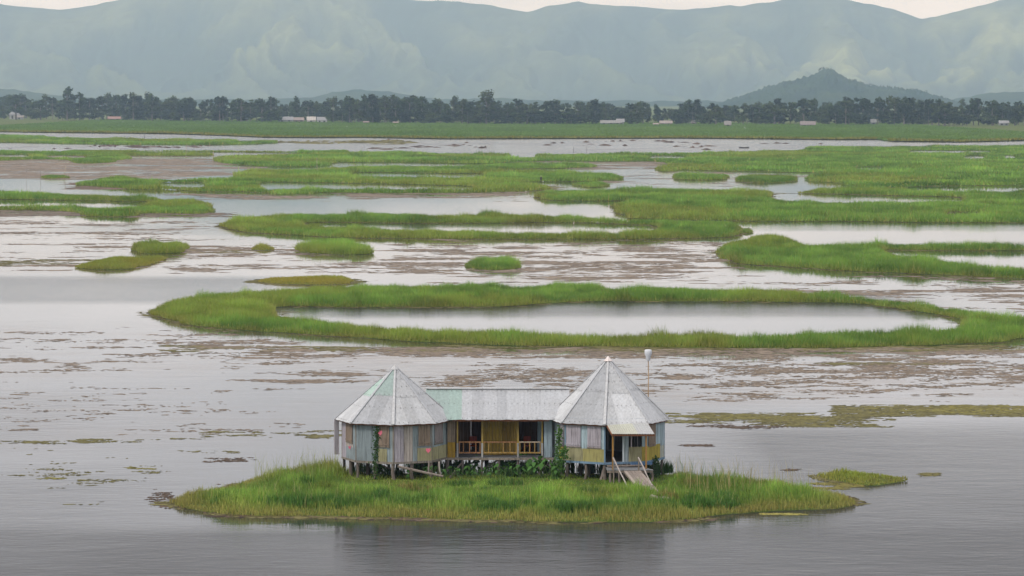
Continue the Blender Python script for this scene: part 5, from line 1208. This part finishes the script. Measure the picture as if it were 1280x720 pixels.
# ------------------------------------------------------------------ floating weed, dead leaves and algae on the water
WV = []; WT = []; WC = []; woff = 0
RING = ISL[2][1][0]
BROWN = np.array([0.205, 0.162, 0.122]); OLIVE = np.array([0.140, 0.125, 0.048]); GOLD = np.array([0.185, 0.165, 0.045]); DKBR = np.array([0.10, 0.07, 0.05])
def weed(x0, x1, y0, y1, cover, r, c, nsx=5.0, nsy=3.0, seed=0, cap=9000, fade=0.25, thick=0.02, sharp=0.10):
    global woff
    Ya, Yb = G(640, y1)[1], G(640, y0)[1]; area = (x1 - x0) / F * (Ya + Yb) / 2 * (Yb - Ya)
    cap = int(cap * 1.5); n0 = int(min(cap * 4.5, 6.5 * area / (math.pi * r * r * 0.45)))
    Y = RNG.uniform(Ya, Yb, n0); u = RNG.uniform(x0, x1, n0); X = (u - 640) / F * (Y * cP + HC * sP)
    _, py_ = proj(np.column_stack([X, Y, np.zeros(n0)]))
    g = fbm(X / nsx, Y / nsy, 70 + seed, 4)
    ex = np.minimum(sstep(0, fade, (u - x0) / (x1 - x0)), sstep(0, fade, (x1 - u) / (x1 - x0))); ey = np.minimum(sstep(0, 0.3, (py_ - y0) / (y1 - y0)), sstep(0, 0.3, (y1 - py_) / (y1 - y0)))
    thr = 0.50 + (0.5 - cover) * 0.42 + (1 - ex * ey) * 0.16
    fine = fbm(X / (r * 5.0), Y / (r * 2.6), 170 + seed, 3)
    pr = sstep(thr - 0.07, thr + 0.20, g * 0.68 + fine * 0.32 + 0.015) * 0.50
    ok = RNG.random(n0) < pr
    X, Y = X[ok], Y[ok]
    if 330 < (y0 + y1) / 2 < 445: ok = ~inside(np.column_stack([X, Y]), RING); X, Y = X[ok], Y[ok]
    if len(X) > cap: X, Y = X[:cap], Y[:cap]
    n = len(X)
    if n == 0: return
    rr = r * 0.55 * np.exp(RNG.normal(0, 0.5, n)); k = 7
    a = (np.arange(k) / k * 2 * math.pi)[None] + RNG.uniform(0, 1, (n, 1)); rad = rr[:, None] * RNG.uniform(0.55, 1.2, (n, k))
    th = RNG.normal(0, 0.35, n)[:, None]; ex_ = np.cos(a) * rad * 1.35; ey_ = np.sin(a) * rad * 0.62
    px_ = X[:, None] + ex_ * np.cos(th) - ey_ * np.sin(th); py__ = Y[:, None] + ex_ * np.sin(th) + ey_ * np.cos(th)
    zc = RNG.uniform(0.006, 0.022, n)
    rim = np.stack([px_, py__, np.repeat(zc[:, None] * 0.5, k, 1)], 2); cen = np.stack([X, Y, zc + thick * RNG.random(n)], 1)[:, None, :]
    V = np.concatenate([cen, rim], 1).reshape(-1, 3); b = (np.arange(n) * (k + 1))[:, None]
    T = np.concatenate([np.stack([b[:, 0], b[:, 0] + 1 + j, b[:, 0] + 1 + (j + 1) % k], 1) for j in range(k)])
    col = np.asarray(c) * RNG.uniform(0.6, 1.45, (n, 1)); WV.append(V); WT.append(T + woff); WC.append(np.repeat(col, k + 1, 0)); woff += len(V)
weed(250, 1500, 434, 448, 0.74, 0.45, BROWN, seed=1, cap=12000); weed(200, 1500, 431, 440, 0.62, 0.4, OLIVE, seed=2)
weed(430, 1500, 446, 502, 0.45, 0.29, BROWN, 4.5, 3.0, 3, 15000); weed(820, 1500, 444, 470, 0.54, 0.29, BROWN, 5, 3, 4, 9000)
weed(1020, 1200, 452, 459, 0.70, 0.4, OLIVE, 6, 2, 5); weed(1220, 1500, 460, 466, 0.66, 0.4, GOLD, 6, 2, 6)
weed(-120, 480, 402, 470, 0.26, 0.34, BROWN, 4.5, 2.6, 7); weed(130, 460, 424, 447, 0.47, 0.36, BROWN, 5, 2.6, 8); weed(280, 480, 462, 482, 0.45, 0.34, BROWN, 5, 2.6, 9)
weed(-120, 440, 466, 560, 0.20, 0.24, BROWN, 3.6, 1.9, 10); weed(-60, 240, 556, 645, 0.11, 0.16, OLIVE, 3, 1.6, 11)
weed(-60, 85, 550, 556.5, 0.62, 0.2, OLIVE, 3, 1.5, 12); weed(85, 200, 548.5, 554, 0.58, 0.2, OLIVE, 3, 1.5, 13); weed(215, 440, 538, 549, 0.52, 0.24, OLIVE, 3, 1.2, 14); weed(225, 310, 563, 567.5, 0.6, 0.20, OLIVE, 3, 1.2, 15)
weed(255, 320, 572, 578, 0.5, 0.20, DKBR, 3, 1.2, 16); weed(150, 200, 581, 588, 0.45, 0.20, GOLD, 3, 1.2, 17); weed(45, 90, 594, 600, 0.45, 0.16, GOLD, 2, 1, 18)
weed(180, 222, 604, 636, 0.18, 0.12, DKBR, 1.6, 0.9, 19); weed(830, 1020, 516, 529, 0.97, 0.28, OLIVE, 4, 1.8, 20, 9000); weed(830, 1020, 517, 526, 0.70, 0.25, GOLD, 4, 1.8, 20, 9000); weed(950, 1120, 518, 534, 0.84, 0.26, OLIVE, 4, 1.6, 21, 9000)
weed(1040, 1500, 506, 521, 0.99, 0.28, OLIVE, 5, 2, 22, 9000); weed(1080, 1500, 506, 518, 0.76, 0.25, GOLD, 4, 2, 23, 9000); weed(830, 1000, 527, 537, 0.46, 0.22, DKBR, 3, 1.4, 24)
weed(850, 890, 555.5, 558.5, 0.8, 0.18, DKBR, 3, 1, 25); weed(980, 1000, 586, 589, 0.75, 0.15, DKBR, 3, 1, 26); weed(1015, 1090, 602, 612, 0.80, 0.16, GOLD * 0.9, 1.6, 0.9, 27); weed(1150, 1175, 591, 596, 0.8, 0.15, OLIVE, 2, 1, 28); weed(950, 1015, 641.5, 644, 0.8, 0.12, GOLD * 1.4, 2, 1, 29)
weed(540, 930, 298, 356, 0.56, 0.75, BROWN, 9, 7, 30, 12000); weed(-120, 600, 314, 347, 0.36, 0.7, BROWN, 10, 6, 31, 9000); weed(-120, 320, 268, 306, 0.32, 0.8, BROWN, 12, 8, 32, 6000); weed(470, 600, 298, 352, 0.42, 0.7, BROWN, 9, 6, 33); weed(880, 1500, 340, 398, 0.44, 0.6, BROWN, 8, 5, 34, 9000)
weed(215, 335, 307, 320, 0.85, 0.7, BROWN, 9, 6, 35); weed(225, 320, 312, 317, 0.75, 0.6, OLIVE, 9, 5, 36); weed(-100, 130, 324, 333, 0.76, 0.7, OLIVE * 0.9, 10, 5, 37); weed(205, 290, 334, 343, 0.6, 0.65, BROWN, 8, 4, 38); weed(80, 165, 304, 316, 0.68, 0.7, BROWN, 9, 5, 39); weed(330, 420, 306, 322, 0.5, 0.7, BROWN, 9, 5, 58)
weed(-120, 330, 194, 224, 0.86, 2.6, BROWN * 1.05, 26, 30, 40, 9000); weed(80, 190, 228, 237, 0.92, 1.8, DKBR * 1.6, 20, 16, 41); weed(-120, 140, 263, 271.5, 0.86, 1.0, BROWN * 0.8, 14, 10, 42); weed(160, 300, 264, 272, 0.72, 1.0, BROWN * 0.8, 14, 8, 43); weed(200, 430, 240, 252, 0.52, 1.3, BROWN, 16, 12, 44); weed(400, 660, 239, 250, 0.50, 1.3, BROWN, 16, 12, 57)
weed(640, 910, 200, 212, 0.72, 2.2, BROWN, 24, 22, 45); weed(640, 700, 231, 241, 0.75, 1.4, OLIVE, 14, 12, 46); weed(700, 1020, 212, 236, 0.32, 1.8, BROWN, 20, 16, 47); weed(560, 780, 244, 256, 0.22, 1.2, BROWN, 16, 12, 48)
weed(330, 1130, 173, 190, 0.20, 2.6, DKBR, 26, 50, 49, 900, thick=0.8); weed(-60, 330, 181, 187, 0.3, 2.4, DKBR, 26, 40, 50, 500, thick=0.6); weed(330, 520, 176, 180.5, 0.5, 2.6, OLIVE, 30, 30, 51, 500, thick=0.8)
def fringe(poly, n, r, c, out):
    """dead growth and roots trailing on the water along a bank"""
    global woff
    Q = poly; T_ = np.roll(Q, -1, 0) - Q; L = np.linalg.norm(T_, axis=1); i = RNG.choice(len(Q), n, p=L / L.sum()); P = Q[i] + T_[i] * RNG.random((n, 1))
    g = fbm(P[:, 0] / 3, P[:, 1] / 3, 33, 3); P = P[g > 0.46] ; n = len(P); P = P + RNG.normal(0, 1, (n, 2)) * out
    k = 6; a = (np.arange(k) / k * 6.2832)[None] + RNG.uniform(0, 1, (n, 1)); rad = r * np.exp(RNG.normal(0, 0.5, (n, 1))) * RNG.uniform(0.5, 1.2, (n, k)); zc = RNG.uniform(0.01, 0.06, n)
    rim = np.stack([P[:, :1] + np.cos(a) * rad * 1.5, P[:, 1:] + np.sin(a) * rad * 0.8, np.full((n, k), 0.004)], 2); V = np.concatenate([np.column_stack([P, zc])[:, None], rim], 1).reshape(-1, 3); b = np.arange(n) * (k + 1)
    T = np.concatenate([np.stack([b, b + 1 + j, b + 1 + (j + 1) % k], 1) for j in range(k)]); WV.append(V); WT.append(T + woff); WC.append(np.repeat(np.asarray(c) * RNG.uniform(0.5, 1.5, (n, 1)), k + 1, 0)); woff += len(V)
fringe(ISL[0][1][0], 2600, 0.13, OLIVE * 0.9, 0.30); fringe(ISL[0][1][0], 1200, 0.12, DKBR, 0.45); fringe(ISL[1][1][0], 400, 0.11, OLIVE, 0.25)
for _, polys in ISL[2:7]:
    for q in polys: fringe(q, 1500, 0.28, OLIVE * 0.8, 0.6)
wd = mesh_np('floating_weed', np.concatenate(WV), np.concatenate(WT), M['weed'], None, np.concatenate(WC)); tag(wd, 'brown and golden floating weed scattered over the shallow lake', 'weed', kind='stuff')
import sys; print('WEED', len(WV), sum(len(t_) for t_ in WT), 'TOTAL TRIS', sum(len(o.data.polygons) for o in scene.objects if o.type == 'MESH'))
# ------------------------------------------------------------------ haze: the air of the whole valley
hz_top = max((o.matrix_world @ Vector(c)).z for o in scene.objects if o.type == 'MESH' for c in o.bound_box) + 12
m, t, o = newmat('haze_air')
pv = N(t, 'ShaderNodeVolumePrincipled'); pv.inputs['Color'].default_value = (0.56, 0.755, 1.0, 1); pv.inputs['Absorption Color'].default_value = (1, 1, 1, 1); pv.inputs['Density'].default_value = 0.80e-4; pv.inputs['Anisotropy'].default_value = 0.1
t.links.new(pv.outputs[0], o.inputs['Volume'])
x0, x1, y0, y1, z0, z1 = -9700, 9700, -260, 22200, -1.4, hz_top
haze = mesh_py('haze', [(x0, y0, z0), (x1, y0, z0), (x1, y1, z0), (x0, y1, z0), (x0, y0, z1), (x1, y0, z1), (x1, y1, z1), (x0, y1, z1)],
               [(3, 2, 1, 0), (4, 5, 6, 7), (0, 1, 5, 4), (1, 2, 6, 5), (2, 3, 7, 6), (3, 0, 4, 7)], m)
tag(haze, 'thin pale haze filling the whole valley', 'haze', kind='stuff')
